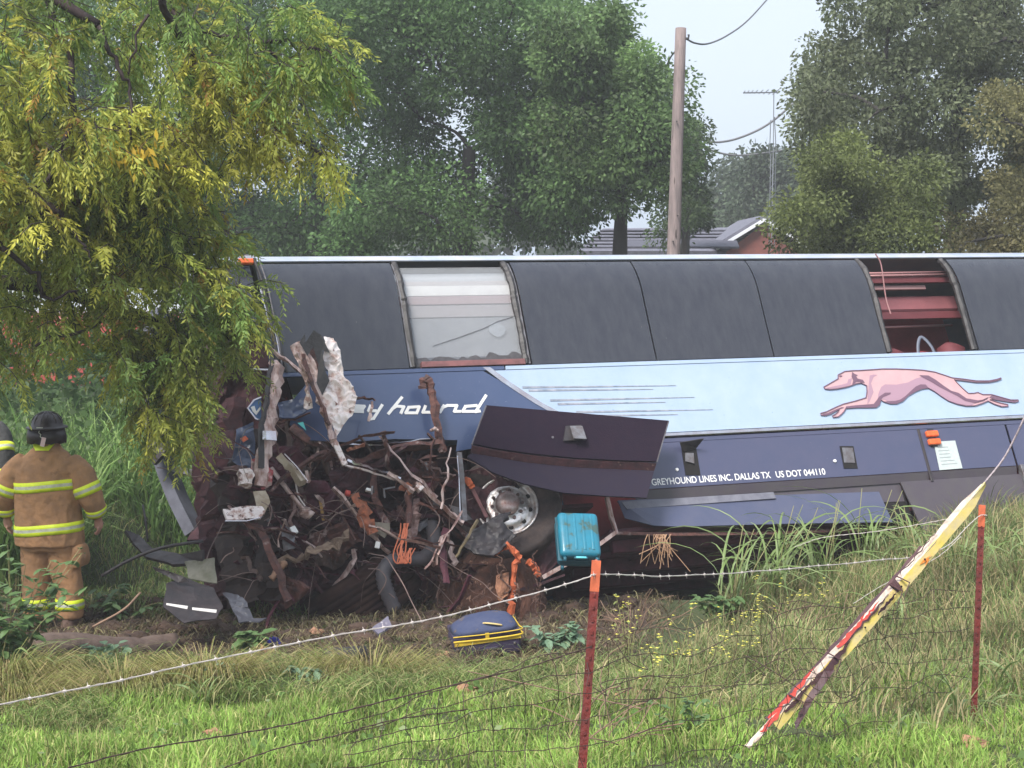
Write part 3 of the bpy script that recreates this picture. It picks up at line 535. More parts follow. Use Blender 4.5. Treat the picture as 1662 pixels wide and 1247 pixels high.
slab('navy_torn_panel', [S(*p) for p in [(384, 700, -.05), (410, 688, -.05), (413, 760, -.05), (398, 772, -.05), (380, 745, -.05)]], .01, NAVY, bus, 4, .06, 5)
slab('orange_clip', [S(*p) for p in [(390, 712, -.2), (398, 708, -.2), (403, 713, -.2), (395, 718, -.2)]], .02, ORANGE, bus)
strut('orange_wire', [(410, 692, -.2), (398, 698, -.22), (393, 710, -.22), (388, 725, -.2), (386, 740, -.2)], .008, GREYM, 5, 1)
slab('red_torn_sheet', [S(*p) for p in [(410, 745, -.3), (422, 742, -.3), (442, 765, -.32), (440, 790, -.32), (425, 795, -.3), (409, 765, -.3)]], .008, mat('red_torn_paint', (.42, .08, .09), .5, c2=(.5, .36, .34), scale=14, lo=.42, hi=.55), bus, 4, .05, 8)
slab('pale_block', [S(*p) for p in [(385, 766, -.3), (404, 762, -.3), (412, 775, -.3), (408, 790, -.3), (388, 788, -.3)]], .07, PALE, bus, 3, .03, 7)
strut('bent_tube', [(347, 778, .1), (358, 765, .1), (378, 760, 0), (398, 762, -.1)], .05, RUST_CAST, 7, 1, .004)
slab('lamp_tray', [S(*p) for p in [(362, 828, -.42), (398, 823, -.42), (425, 824, -.42), (430, 832, -.44), (422, 842, -.46), (368, 846, -.46)]], .03, PALE, bus, 3, .015, 9)
strut('lamp_tray_lip', [(365, 846, -.48), (400, 846, -.48), (424, 840, -.47)], .018, SILVER)
slab('folded_bracket', [S(*p) for p in [(410, 800, -.35), (430, 797, -.36), (437, 815, -.38), (430, 835, -.4), (415, 822, -.38)]], .012, mat('tan_primer', (.34, .25, .17), .6, c2=(.5, .42, .33), scale=8), bus, 2, .03, 6)
strut('box_section', [(454, 742, -.3), (474, 762, -.32), (492, 784, -.34)], .11, mat('tan_primer', (.3, .2, .1)), 4, .7, .004)
strut('box_section_edge', [(462, 737, -.36), (482, 758, -.38), (500, 782, -.4)], .018, SILVER)
strut('long_rod', [(440, 760, -.2), (470, 800, -.22), (498, 835, -.22)], .045, PINKM, 6, .8)
strut('hinge_knuckle', [(492, 829, -.24), (505, 838, -.24)], .09, PINKM, 7, .8, .008)
strut('curved_cable', [(480, 785, -.2), (484, 805, -.22), (495, 822, -.2)], .014, BARB, 5, 1, sm_=3)
strut('side_beam', [(492, 715, .0), (520, 726, -.02), (560, 745, -.04), (600, 762, -.06)], .07, RUST_CAST, 4, .6, .006)
strut('rust_channel', [(575, 752, -.1), (610, 738, -.12), (640, 730, -.12), (712, 720, -.1)], .12, RUST_CAST, 4, .5, .006)
strut('bright_flange', [(560, 722, -.02), (620, 722, -.05), (650, 718, -.06), (712, 712, -.05)], .022, SILVER, 4, .6, .004)
strut('hooked_post', [(686, 632, -.16), (687, 620, -.18), (693, 615, -.18), (699, 624, -.18), (703, 650, -.16), (710, 690, -.14), (717, 722, -.12), (718, 735, -.12)], .07, RUST_CAST, 5, .7, .004)
strut('hook_lug', [(700, 700, -.2), (705, 695, -.2), (712, 700, -.2)], .03, PINKM, 6, 1, .004)
strut('torn_tab', [(580, 647, -.3), (600, 646, -.3), (609, 650, -.3)], .04, RUST_CAST, 4, .4, .004)
strut('torn_tab', [(604, 652, -.3), (603, 668, -.3), (598, 684, -.3)], .025, PINKM, 4, .4, .008)
strut('orange_bracket', [(566, 730, -.12), (580, 726, -.14), (590, 722, -.14)], .06, mat('orange_primer', (.55, .22, .12), .6, c2=(.35, .12, .08), scale=12), 4, .5, .006)
strut('silver_channel', [(563, 748, -.2), (590, 755, -.22), (620, 765, -.24), (650, 778, -.26)], .045, SILVER, 4, .5, .006)
strut('long_splinter', [(560, 755, -.22), (600, 765, -.24), (640, 779, -.24)], .03, PALE, 4, .5, .004)
strut('grey_link', [(630, 768, -.24), (655, 785, -.26), (672, 798, -.26)], .06, PINKM, 5, .6, .006)
strut('wheel_brace', [(745, 735, -.15), (749, 770, -.2), (752, 810, -.22), (754, 846, -.22)], .055, GREYM, 4, .6)
strut('wheel_brace_edge', [(742, 740, -.19), (745, 775, -.24), (747, 840, -.26)], .012, SILVER)
strut('pale_diagonal_rail', [(675, 784, -.25), (700, 806, -.28), (730, 832, -.3), (752, 850, -.32)], .07, PINKM, 4, .5, .003)
strut('pale_rail_foot', [(676, 788, -.3), (684, 796, -.3)], .09, PALE, 4, .7)
strut('maroon_diagonal_rail', [(680, 800, -.1), (740, 855, -.12), (770, 880, -.12)], .06, RUST_CAST, 4, .6, .006)
strut('red_lit_brace', [(757, 775, -.1), (772, 805, -.12), (790, 840, -.14)], .04, mat('red_tint_metal', (.2, .1, .1)), 4, .5)  # red light falling on the brace is painted into its colour
strut('orange_torn_tip', [(755, 775, -.12), (762, 785, -.14), (768, 792, -.14)], .05, RAWWOOD, 4, .4, .006)
slab('dark_arch_liner', [S(*p) for p in [(750, 765, .05), (790, 758, .0), (905, 800, .0), (915, 905, .1), (880, 940, .15), (800, 930, .1), (757, 860, .1)]], .02, MAROON, bus, 4, .10, 4)
slab('wheel_shield', [S(*p) for p in [(757, 870, -.35), (810, 835, -.38), (828, 833, -.38), (815, 850, -.4), (838, 870, -.42), (800, 905, -.42), (770, 900, -.4), (750, 885, -.36)]], .03, BLACKP, bus, 4, .05, 6)
strut('axle_stub', [(800, 850, -.35), (824, 838, -.4)], .07, BLACKP, 8, .9)
strut('drag_link', [(740, 905, -.45), (757, 875, -.5), (775, 845, -.45)], .03, mat('green_brown_stick', (.2, .15, .08), .8, c2=(.12, .09, .05), scale=12), 5, .8, .005)
for j, (px, py) in enumerate(((688, 908), (662, 898), (641, 905))): pass
hose = smoothpts([S(*p) for p in [(700, 850, .0), (705, 880, -.1), (690, 905, -.18), (660, 908, -.22), (635, 912, -.25), (622, 930, -.25), (626, 955, -.22), (640, 990, -.15)]], 8)
mb = MB(); mb.tube(hose, [.062 + (.010 if i % 2 else 0) for i in range(len(hose))], 12); mb.build('corrugated_hose', mat('dark_hose', (.05, .045, .055), .6, c2=(.08, .07, .075), scale=8), bus, True)
for k in range(9):
    x = 655 + random.uniform(-5, 8); mb = MB(); q = [S(x, 850, -.28), S(x + random.uniform(-8, 4), 870 + random.uniform(-5, 5), -.32), S(x - random.uniform(0, 16), 895 + random.uniform(-8, 8), -.33), S(x - 8 + random.uniform(-6, 14), 915, -.32), S(x + 6 + random.uniform(-4, 6), 890, -.3)]
    mb.tube(smoothpts(q, 4), .006, 5); mb.build('orange_harness_wire', mat('orange_wire_sheath', (.55, .15, .07), .6), bus)
strut('harness_loom', [(662, 800, -.15), (664, 830, -.2), (662, 855, -.26)], .05, RUST_CAST, 7, .9, .004)
strut('splintered_orange_strip', [(576, 808, -.22), (586, 825, -.24), (596, 845, -.26), (605, 866, -.26)], .09, mat('orange_splinter', (.42, .12, .05), .7, c2=(.2, .07, .04), scale=22, bump=.6), 4, .4, .014)
strut('orange_bracket', [(650, 793, -.2), (662, 790, -.2), (668, 800, -.2)], .06, mat('orange_primer', (1, 1, 1)), 5, .6, .01)
strut('yellow_strap', [(517, 798, .0), (520, 815, .0), (525, 845, .0)], .03, mat('ochre_strap', (.40, .22, .06), .7), 4, .3)
strut('red_glow_lens', [(560, 800, -.1), (568, 802, -.1)], .05, mat('red_lens', (.6, .08, .06), .3), 7, 1)
strut('white_connector', [(594, 795, -.28), (604, 797, -.28)], .05, LET, 4, .6)
strut('white_connector', [(474, 856, -.2), (480, 866, -.22)], .06, LET, 4, .5)
strut('white_connector', [(614, 880, -.2), (612, 890, -.2)], .04, LET, 5, .6)
strut('bark_slab', [(448, 915, -.2), (490, 905, -.25), (520, 890, -.28), (548, 880, -.25), (560, 868, -.2)], .12, mat('pale_bark', (.16, .10, .07), .9, c2=(.34, .24, .17), scale=30, bump=1, stretch=(.3, 1, 1)), 5, .4, .02)
strut('pale_root', [(440, 940, -.25), (455, 922, -.25), (462, 912, -.25)], .06, mat('raw_root', (.42, .24, .15), .8, c2=(.25, .13, .08), scale=20), 6, .8, .008)
slab('fender_scrap', [S(*p) for p in [(455, 850, -.15), (480, 862, -.15), (478, 890, -.18), (460, 895, -.18)]], .01, GREYM, bus, 3, .04, 6)
slab('fender_scrap', [S(*p) for p in [(608, 848, -.2), (632, 850, -.2), (634, 862, -.22), (625, 872, -.22), (612, 866, -.2)]], .02, mat('tan_grey_scrap', (.2, .17, .13), .7), bus, 2, .03, 6)
random.seed(41)
for (x0, y0, x1, y1, Yo) in ((338, 640, 352, 960, .9), (362, 620, 350, 900, .5), (385, 650, 372, 965, .3), (400, 700, 405, 970, .1), (350, 700, 330, 880, 1.2), (372, 760, 388, 980, .0), (300, 560, 318, 700, 2.0), (325, 540, 330, 760, 1.6), (318, 640, 352, 820, 1.5), (340, 700, 372, 900, 1.1), (415, 800, 400, 985, .1), (430, 820, 440, 975, -.1), (345, 860, 362, 990, .4)):
    pts = [(x0 + (x1 - x0) * k / 5 + random.gauss(0, 7), y0 + (y1 - y0) * k / 5, Yo + random.gauss(0, .08)) for k in range(6)]
    strut('torn_nose_strip', pts, random.uniform(.16, .26), random.choice([MAROON, MAROON, mat('dark_brown_sheet', (.05, .028, .022), .75, c2=(.02, .012, .012), scale=5, bump=.6)]), 5, .3, .015)
for _ in range(85):
    px = random.uniform(390, 800); py = random.uniform(700, 930)
    if not inpoly(px, py, WRECK): continue
    a = random.gauss(.55, .42) + (1.1 if random.random() < .2 else 0); L_ = random.uniform(45, 170); Yo = random.uniform(-.35, .15); pts = [(px - cos(a) * L_ / 2, py - sin(a) * L_ / 2, Yo), (px + random.gauss(0, 5), py + random.gauss(0, 5), Yo - .05), (px + cos(a) * L_ / 2, py + sin(a) * L_ / 2, Yo + random.gauss(0, .08))]
    strut('torn_strip', pts, random.uniform(.02, .075), random.choice([RUST_CAST, RUST_CAST, CHAS, MAROON, PINKM, mat('grimy_pink_metal', (.50, .34, .31), .5, c2=(.16, .07, .06), scale=14, bump=.5), mat('brown_sheet', (.11, .065, .05), .7, c2=(.05, .025, .02), scale=11, bump=.5)]), 4, random.uniform(.2, .5), .014)
for _ in range(20):
    px = random.uniform(400, 760); py = random.uniform(720, 960)
    if not inpoly(px, py, WRECK): continue
    n_ = random.randint(5, 7); r_ = random.uniform(26, 58); pl_ = [S(px + r_ * random.uniform(.5, 1.2) * cos(2 * pi * k / n_), py + .7 * r_ * random.uniform(.5, 1.2) * sin(2 * pi * k / n_), random.uniform(-.1, .2)) for k in range(n_)]
    slab('crumpled_sheet', pl_, .008, random.choice([RUST_CAST, MAROON, mat('brown_sheet', (1, 1, 1)), MAROON, CHAS]), bus, 4, .13, 5)
# many unnamed-size pieces of the tangle
def tangle(name, n, region, mats, seed, w=(.012, .05), L=(.08, .4), Yr=(-.2, .6)):
    random.seed(seed)
    for m_ in mats:
        mb = MB()
        for _ in range(n):
            px = random.uniform(region[0], region[2]); py = random.uniform(region[1], region[3])
            if not inpoly(px, py, WRECK) or (490 < px < 690 and py > 865 + (690 - px) * .2): continue
            p = S(px, py, random.uniform(*Yr)); d = Vector((random.gauss(0, 1), random.gauss(0, .6), random.gauss(0, .7))).normalized() * random.uniform(*L)
            k = random.random(); ww = random.uniform(*w)
            if k < .55:
                b1 = p + d * .5 + Vector([random.gauss(0, .03) for _ in range(3)]); mb.tube([p, b1, p + d + Vector([random.gauss(0, .05) for _ in range(3)])], [ww, ww * random.uniform(.6, 1.1), ww * .7], 4, True, random.uniform(.15, .9))
            else:
                e = Vector([random.gauss(0, 1) for _ in range(3)]).normalized() * random.uniform(.04, .16); f_ = d * .5
                V = [p, p + f_ + e * .3, p + f_ * 1.6 + e, p + f_ * .5 + e * 1.4, p + f_ * .8 + e * .5 + Vector((0, -.05, .02))]
                mb.add(V, [[0, 1, 4], [1, 2, 4], [2, 3, 4], [3, 0, 4]])
        tag(mb.build(name, m_, bus), kind='stuff')
tangle('scrap_tangle', 70, (345, 610, 880, 1005), [MAROON, RUST_CAST, CHAS], 3, (.010, .04), (.12, .5))
tangle('bright_scrap', 16, (380, 640, 780, 900), [PINKM, GREYM], 5, (.006, .015), (.08, .3), (-.3, .1))
random.seed(21); mb = MB()
for _ in range(80):
    px = random.uniform(360, 860); py = random.uniform(650, 950)
    if not inpoly(px, py, WRECK): continue
    p = S(px, py, random.uniform(-.4, .2)); q = [p]; d = Vector((random.gauss(0, 1), random.gauss(0, .4), random.gauss(0, 1))).normalized() * .07
    for k in range(random.randint(3, 8)): d = (d + Vector([random.gauss(0, .03) for _ in range(3)]) + Vector((0, 0, -.008))); q.append(q[-1] + d)
    mb.tube(smoothpts(q, 3), random.uniform(.0025, .006), 4, False)
tag(mb.build('loose_wire_tangle', mat('mixed_wire', (.09, .05, .045), .6, c2=(.3, .2, .17), scale=3), bus), kind='stuff')
# ------------------------------------------------------------------ trees and leaves
def rot_basis(d):
    """random frames whose first axis is d (N,3)"""
    d = d / np.linalg.norm(d, axis=1, keepdims=True); r = rng.normal(size=d.shape); a = np.cross(d, r); a /= np.linalg.norm(a, axis=1, keepdims=True) + 1e-9
    return d, a, np.cross(d, a)
def leaves(C, Ln, Wn, d):
    """folded leaf quads: centres C, length/width arrays, direction d -> (N,4,3)"""
    d, a, b = rot_basis(d); L_ = Ln[:, None]; W_ = Wn[:, None]
    return np.stack([C, C + d * L_ * .5 + a * W_ * .5 - b * W_ * .15, C + d * L_ - b * L_ * .12, C + d * L_ * .5 - a * W_ * .5 - b * W_ * .15], 1)
def tints(n, base, var, jitter=.18):
    k = rng.normal(size=(n, 1)) * jitter; h = rng.normal(size=(n, 1)) * .5
    return np.clip(np.array(base)[None] * (1 + k) + np.array(var)[None] * h, .004, 1)
def sample_px(poly, n, D0, D1, gaps=()):
    xs = [p[0] for p in poly]; ys = [p[1] for p in poly]; out = []
    while len(out) < n:
        x = random.uniform(min(xs), max(xs)); y = random.uniform(min(ys), max(ys))
        if not inpoly(x, y, poly): continue
        if any(((x - g[0]) / g[2]) ** 2 + ((y - g[1]) / g[3]) ** 2 < 1 for g in gaps): continue
        out.append(np.array(P(x, y, random.uniform(D0, D1))))
    return np.array(out)
def trunkmesh(mb, base, top, r0, r1, wob=.15, seg=9):
    base, top = Vector(base), Vector(top); pts = []
    for i in range(seg + 1):
        t = i / seg; p = base.lerp(top, t); pts.append(p + Vector((noise.noise(p * .5) * wob, noise.noise(p * .5 + Vector((5, 5, 5))) * wob, 0)) * (4 * t * (1 - t) + .3 * t))
    rr = [(r0 * (1 - t) + r1 * t) * (1 + .5 * max(0, .12 - t) / .12) for t in [i / seg for i in range(seg + 1)]]
    mb.tube(pts, rr, 9); return pts
def tree(name, label, base, top, C, cr, nl, leaf, base_c, var_c, r0=.3, bark=BARKF, grp=None, limbs=40, droop=0., cat='tree', flat=.75, limb_r=.06, shell_=.42):
    nl = int(nl * 2.0); leaf = leaf * .72; C = np.array(C)[: int(len(C) * .72)]
    t = empty(name, Vector(base), label, cat, grp)
    mb = MB(); pts = trunkmesh(mb, Vector((0, 0, 0)), Vector(top) - Vector(base), r0, r0 * .35)
    O = Vector(base); cs = [Vector(c) - O for c in C]
    idx = random.sample(range(len(cs)), min(limbs, len(cs)))
    skel = list(pts[2:])
    for i in sorted(idx, key=lambda i: (cs[i] - pts[4]).length):
        c = cs[i]; lower = [p for p in skel if p.z < c.z + .6] or skel
        a = min(lower, key=lambda p: (p - c).length + .35 * abs(p.z - c.z)); L_ = (c - a).length
        m1 = a.lerp(c, .35) + Vector((random.gauss(0, .08), random.gauss(0, .08), .10)) * L_; m2 = a.lerp(c, .7) + Vector((random.gauss(0, .07), random.gauss(0, .07), .08)) * L_
        q = smoothpts([a, m1, m2, c], 3); r = min(.02 + limb_r * L_ / 3, r0 * .6); mb.tube(q, [r * (1 - .75 * k / (len(q) - 1)) for k in range(len(q))], 5, False); skel += q[3:8:2]
    mb.build('trunk', bark, t, True)
    C = np.array(C) - np.array(base); n = len(C); tot = n * nl
    u = rng.normal(size=(tot, 3)); u /= np.linalg.norm(u, axis=1, keepdims=True)
    rad = rng.random((tot, 1)) ** shell_; crs = np.repeat(cr * rng.uniform(.6, 1.35, (n, 1)), nl, 0)
    off = u * rad * crs; off[:, 2] *= flat; pos = np.repeat(C, nl, 0) + off
    d = u * .8 + rng.normal(size=(tot, 3)) * .5; d[:, 2] -= .35 + droop
    Ln = leaf * rng.uniform(.6, 1.3, tot); V = leaves(pos, Ln, Ln * rng.uniform(.4, .65, tot), d)
    ct = tints(n, base_c, var_c, .30); col = np.clip(np.repeat(ct, nl, 0) * (1 + rng.normal(size=(tot, 1)) * .16), .004, 1)
    tag(fast('crown', V, 4, LEAF, t, col), kind='stuff')
    return t

def far_things():
    TG = 'broad-leaved trees behind the coach'
    D = 34
    # two big shade trees behind the front of the coach
    polyA = [(-60, -60), (620, -60), (640, 60), (690, 150), (660, 300), (620, 400), (430, 412), (-60, 420)]
    C = sample_px(polyA, 240, 33, 40, [(600, 215, 38, 55), (545, 60, 12, 22)])
    tree('shade_tree', 'large dark green shade tree behind the front of the coach, left of the bigger crown', (-4.3, 36, 0), (-4.6, 36, 6), C, 1.05, 340, .17, (.09, .165, .055), (.02, .03, .01), .34, grp=TG, limbs=70)
    polyB = [(480, -60), (905, -60), (900, 20), (905, 60), (900, 110), (920, 180), (960, 260), (965, 320), (935, 350), (900, 385), (560, 408), (560, 300), (590, 255), (650, 210), (600, 130), (520, 60)]
    C = sample_px(polyB, 215, 30, 36, [(700, 205, 22, 26), (757, 215, 26, 34), (600, 210, 38, 52), (690, 290, 18, 14), (790, 262, 16, 12), (810, 372, 40, 8), (884, 268, 10, 8), (650, 290, 22, 10), (735, 320, 18, 8)])
    tree('shade_tree', 'tallest shade tree behind the coach with sky gaps round its forked trunk', (-1.2, 32.5, 0), (-.9, 32.5, 5.6), C, .9, 330, .15, (.095, .17, .055), (.02, .03, .01), .36, grp=TG, limbs=80)
    polyC = [(900, 25), (960, 20), (1010, 5), (1040, 0), (1046, 30), (1030, 80), (1060, 110), (1098, 120), (1092, 170), (1100, 240), (1085, 300), (1072, 320), (1050, 335), (1020, 325), (975, 335), (930, 310), (900, 250), (880, 140)]
    C = sample_px(polyC, 150, 29, 33, [(930, 120, 14, 8), (935, 160, 12, 8), (1000, 150, 10, 6), (920, 275, 10, 12)])
    tree('shade_tree', 'lighter green tree just left of the wooden pole, boughs over the grey roof', (2.1, 31, 0), (2.2, 31, 5), C, .66, 280, .15, (.115, .185, .065), (.025, .03, .01), .28, grp=TG, limbs=70)
    C = sample_px([(1085, 200), (1125, 190), (1135, 250), (1155, 270), (1140, 300), (1135, 380), (1080, 390)], 40, 38, 42)
    tree('shade_tree', 'paler tree showing to the right of the wooden pole', (4.4, 40, 0), (4.5, 40, 4.5), C, .6, 220, .16, (.075, .115, .045), (.012, .016, .006), .25, grp=TG, limbs=20)
    # the right-hand tree with a dark trunk
    polyR = [(1350, -60), (1740, -60), (1740, 300), (1662, 330), (1600, 310), (1560, 350), (1480, 330), (1440, 260), (1385, 250), (1310, 250), (1305, 200), (1275, 155), (1325, 130), (1315, 90), (1370, 60), (1350, 0)]
    g = [(1585, 155, 18, 40), (1545, 205, 12, 14), (1590, 260, 26, 26), (1500, 190, 14, 20), (1540, 130, 14, 8), (1625, 240, 20, 14), (1470, 140, 10, 6), (1450, 200, 10, 8), (1620, 120, 12, 14), (1500, 60, 8, 8), (1420, 90, 8, 6)]
    C = sample_px(polyR, 400, 25, 31, g)
    tree('dark_trunk_tree', 'tall tree with a dark forked trunk and purplish green leaves above the pale panel end', (8.05, 28, 0), (8.0, 28, 6.2), C, .5, 190, .12, (.14, .165, .09), (.025, .025, .014), .30, BARKF, TG, 110, limb_r=.07)
    C = sample_px([(1600, 150), (1740, 130), (1740, 412), (1640, 400), (1620, 300)], 60, 22, 25, [(1640, 300, 14, 16)])
    tree('brown_cast_tree', 'green tree at the right edge of the picture, tinted brownish for the pink glow', (8.6, 23.5, .3), (8.5, 23.5, 4.6), C, .42, 200, .10, (.16, .15, .065), (.02, .018, .008), .16, BARKF, TG, 30)  # brownish leaf tint stands in for the pink glow on this side
    polyS = [(1268, 412), (1272, 350), (1292, 305), (1310, 268), (1350, 232), (1385, 222), (1402, 268), (1430, 288), (1480, 268), (1512, 252), (1508, 280), (1488, 312), (1515, 350), (1540, 382), (1545, 412)]
    C = sample_px(polyS, 130, 23, 26)
    tree('olive_shrub_tree', 'rounded olive green shrub tree behind the coach, in front of the dark trunk tree', (5.9, 24.5, .4), (5.9, 24.5, 3.6), C, .38, 240, .095, (.14, .17, .055), (.02, .02, .006), .14, BARKF, TG, 40)
    C = sample_px([(1540, 365), (1600, 355), (1662, 385), (1740, 380), (1740, 414), (1545, 414)], 30, 22, 24)
    tree('olive_shrub_tree', 'low yellowish shrub against the top of the coach near the right edge', (7.4, 23, .4), (7.4, 23, 3.0), C, .32, 200, .09, (.18, .16, .07), (.02, .015, .008), .08, BARKF, TG, 15)
    # distance
    for px, y0, w, Dd, lb in ((1190, 275, 62, 70, 'hazy rounded tree right of the pole, beyond the roof'), (1250, 245, 55, 62, 'hazy taller tree round the foot of the aerial'), (1310, 250, 50, 60, 'hazy tree between the aerial and the olive shrub'), (1150, 320, 40, 75, 'smallest hazy tree just right of the pole')):
        C = sample_px([(px - w, 400), (px - w * .8, y0 + 60), (px - w * .3, y0 + 12), (px + w * .2, y0), (px + w * .8, y0 + 40), (px + w, 400)], 50, Dd - 2, Dd + 2)
        b = P(px, 440, Dd); tree('hazy_tree', lb, (b.x, b.y, 0), (b.x, b.y, 4), C, 1.0, 150, .3, (.085, .115, .07), (.01, .012, .006), .25, grp='hazy far trees', limbs=15)
    # far wood closing the view
    N = 9000; x = rng.uniform(-70, 70, N); z = rng.random(N) ** .7 * (6.5 + 1.6 * np.sin(x * .21) + 1.2 * np.sin(x * .63 + 1)); y = 92 + rng.normal(size=N) * 3
    m_ = (x > 4) ; z = np.where(m_, z * .62, z * 1.2)
    Lf = rng.uniform(.8, 1.5, N); V = leaves(np.stack([x, y, z], 1), Lf, Lf * .8, rng.normal(size=(N, 3)))
    tag(fast('far_wood', V, 4, LEAF, None, tints(N, (.075, .10, .06), (.01, .01, .005), .15)), 'hazy dark line of woodland closing the view beyond the houses', 'woodland', kind='stuff')
far_things()

# the tree the coach struck: dark trunk by the torn nose, drooping yellow-green pinnate sprays over the left of the view
def near_tree():
    base = P(-330, 440, 11.6); base.z = float(gz(base.x, base.y)) - .05
    t = empty('drooping_tree', base, 'tree rooted left of view, its drooping yellow green sprays filling the upper left', 'tree')
    O = Vector(base); mb = MB(); tr = [base, base + Vector((.03, 0, 1)), base + Vector((.1, .05, 2.4)), base + Vector((.05, .1, 3.8)), base + Vector((.2, .1, 5.4)), base + Vector((.3, 0, 7))]
    q = [p - O for p in smoothpts(tr, 4)]; n = len(q); mb.tube(q, [.26 * (1 + .6 * max(0, 1 - i / 3)) * (1 - .6 * i / n) for i in range(n)], 16)
    WB = mat('wet_dark_bark', (.040, .022, .022), .85, c2=(.014, .008, .009), scale=7, bump=1, bscale=16, stretch=(1, 1, .22)); mb.build('trunk', WB, t, True)
    for k, (px, py, D) in enumerate(((225, -60, 11.4), (250, -35, 12.3), (160, 40, 11.6), (0, 400, 11.2), (100, 350, 11.3), (290, 340, 12.8), (60, -40, 12), (330, 560, 12.9))):
        e = P(px, py, D) - O; a = q[min(n - 1, 8 + (k * 5) % 12)]; a = min(q[5:], key=lambda p: abs(p.z - e.z - .2)); mb = MB(); qq = smoothpts([a, a.lerp(e, .4) + Vector((0, 0, .35)), a.lerp(e, .75) + Vector((0, 0, .25)), e], 5); mb.tube(qq, [.075 * (1 - .6 * i / len(qq)) for i in range(len(qq))], 7); mb.build('limb', WB, t, True)
    # limbs traced from the picture; each carries drooping sprays
    limbs = [([(300, 330, 12.8), (330, 150, 12.2), (270, 15, 11.6), (225, -60, 11.4)], .05), ([(250, -40, 12.4), (290, 45, 12.2), (340, 110, 12.1), (366, 160, 12.0), (392, 215, 12.0)], .022), ([(250, -30, 12.3), (300, 40, 12.1), (370, 60, 12.0), (450, 66, 11.9), (530, 90, 11.8), (585, 130, 11.8)], .024),
        ([(160, 40, 11.6), (190, 110, 11.5), (212, 150, 11.5), (218, 230, 11.4)], .02), ([(235, 20, 11.6), (212, 120, 11.5)], .012), ([(0, 400, 11.2), (50, 440, 11.3), (72, 480, 11.4), (120, 472, 11.4)], .022), ([(100, 350, 11.3), (135, 400, 11.3), (150, 425, 11.3)], .014), ([(290, 420, 12.7), (330, 370, 12.4), (290, 300, 12.2)], .03),
        ([(330, 560, 12.9), (250, 520, 12.3), (180, 520, 12.0), (60, 560, 11.6)], .025), ([(290, 420, 12.7), (340, 480, 12.4), (390, 560, 12.2)], .015), ([(250, 520, 12.3), (300, 600, 12.4), (310, 690, 12.3)], .015), ([(60, -40, 12), (120, 120, 11.5), (90, 260, 11.2), (30, 330, 11)], .03), ([(290, 340, 12.8), (400, 250, 12.3), (470, 230, 12.1), (540, 260, 12)], .025),
        ([(300, 380, 12.8), (200, 330, 12), (120, 330, 11.6), (20, 360, 11.3)], .03), ([(420, 60, 12), (480, 150, 11.9), (500, 190, 11.9)], .012)]
    for pts, r in limbs:
        mb = MB(); q = [P(*p) - O for p in pts]; q = smoothpts(q, 5); q = [p + Vector([random.gauss(0, .015) for _ in range(3)]) for p in q]
        mb.tube(q, [r * (1 - .6 * i / len(q)) for i in range(len(q))], 6); mb.build('branch', mat('wet_dark_bark', (1, 1, 1)), t, True)
    reg = [  # outline, number of sprays, yellow weight, distance
        ([(-60, -50), (330, -50), (420, 10), (400, 90), (330, 180), (250, 190), (160, 140), (-60, 90)], 250, .12, 11.3, 13.2),
        ([(400, 70), (430, 40), (480, 22), (530, 50), (570, 90), (600, 120), (596, 160), (575, 185), (545, 140), (520, 120), (500, 185), (440, 160), (410, 120)], 85, .65, 11.6, 12.1),
        ([(-60, 70), (60, 75), (120, 110), (100, 190), (150, 205), (230, 240), (235, 270), (160, 270), (110, 330), (110, 400), (60, 380), (-60, 420)], 270, .95, 10.9, 11.7),
        ([(330, 80), (420, 110), (450, 200), (520, 225), (560, 270), (550, 300), (500, 270), (440, 275), (400, 280), (360, 240), (330, 160)], 120, .5, 11.7, 12.3),
        ([(150, 190), (330, 200), (365, 260), (340, 320), (250, 340), (120, 330), (100, 250)], 210, .45, 11.4, 12.6),
        ([(100, 320), (290, 310), (330, 350), (350, 380), (375, 430), (425, 490), (435, 530), (400, 520), (405, 600), (385, 610), (350, 560), (280, 560), (240, 480), (150, 440), (60, 440)], 330, .45, 11.7, 12.5),
        ([(-60, 380), (100, 400), (230, 430), (200, 470), (260, 540), (260, 620), (200, 600), (130, 570), (60, 600), (-60, 640)], 270, .1, 11.5, 13.0),
        ([(225, 540), (380, 570), (350, 650), (320, 720), (290, 740), (250, 715), (235, 650), (190, 610)], 170, .25, 12.0, 12.8)]
    bases = []; yel = []
    gaps = [(242, 490, 26, 22), (225, 462, 34, 12)]
    for poly, n_, y_, d0, d1 in reg:
        C = sample_px([(x_ - 22, y2 - 28) for x_, y2 in poly], int(n_ * .70), d0, d1, gaps); bases.append(C); yel += [y_] * n_
    C = np.concatenate(bases); yel = np.array(yel); ns = len(C)
    sd0 = rng.normal(size=(ns, 3)) * .8 + np.array([.45, -.25, -.25]); sd0 /= np.linalg.norm(sd0, axis=1, keepdims=True)
    K = 8; fb = []; fd = []; fy = []; fo = []
    tw = MB()
    for i in range(ns):      # spray: a short arching twig with K fronds
        p = Vector(C[i]); d = Vector(sd0[i]); tp = [p - O]
        ty = yel[i] + random.gauss(0, .28); ly = random.gauss(0, 1)
        for k in range(K):
            p = p + d * .038; d = (d + Vector((0, 0, -.12))).normalized(); tp.append(p - O)
            sd_ = (d * .6 + Vector((random.gauss(0, .6), random.gauss(0, .6), random.gauss(-.35, .3)))).normalized(); fb.append(p); fd.append(sd_); fy.append(ty + random.gauss(0, .12)); fo.append(ly)
        tw.tube(tp[::4] + [tp[-1]], .004, 3, False)
    tag(tw.build('twigs', mat('wet_dark_bark', (1, 1, 1)), t), kind='stuff')
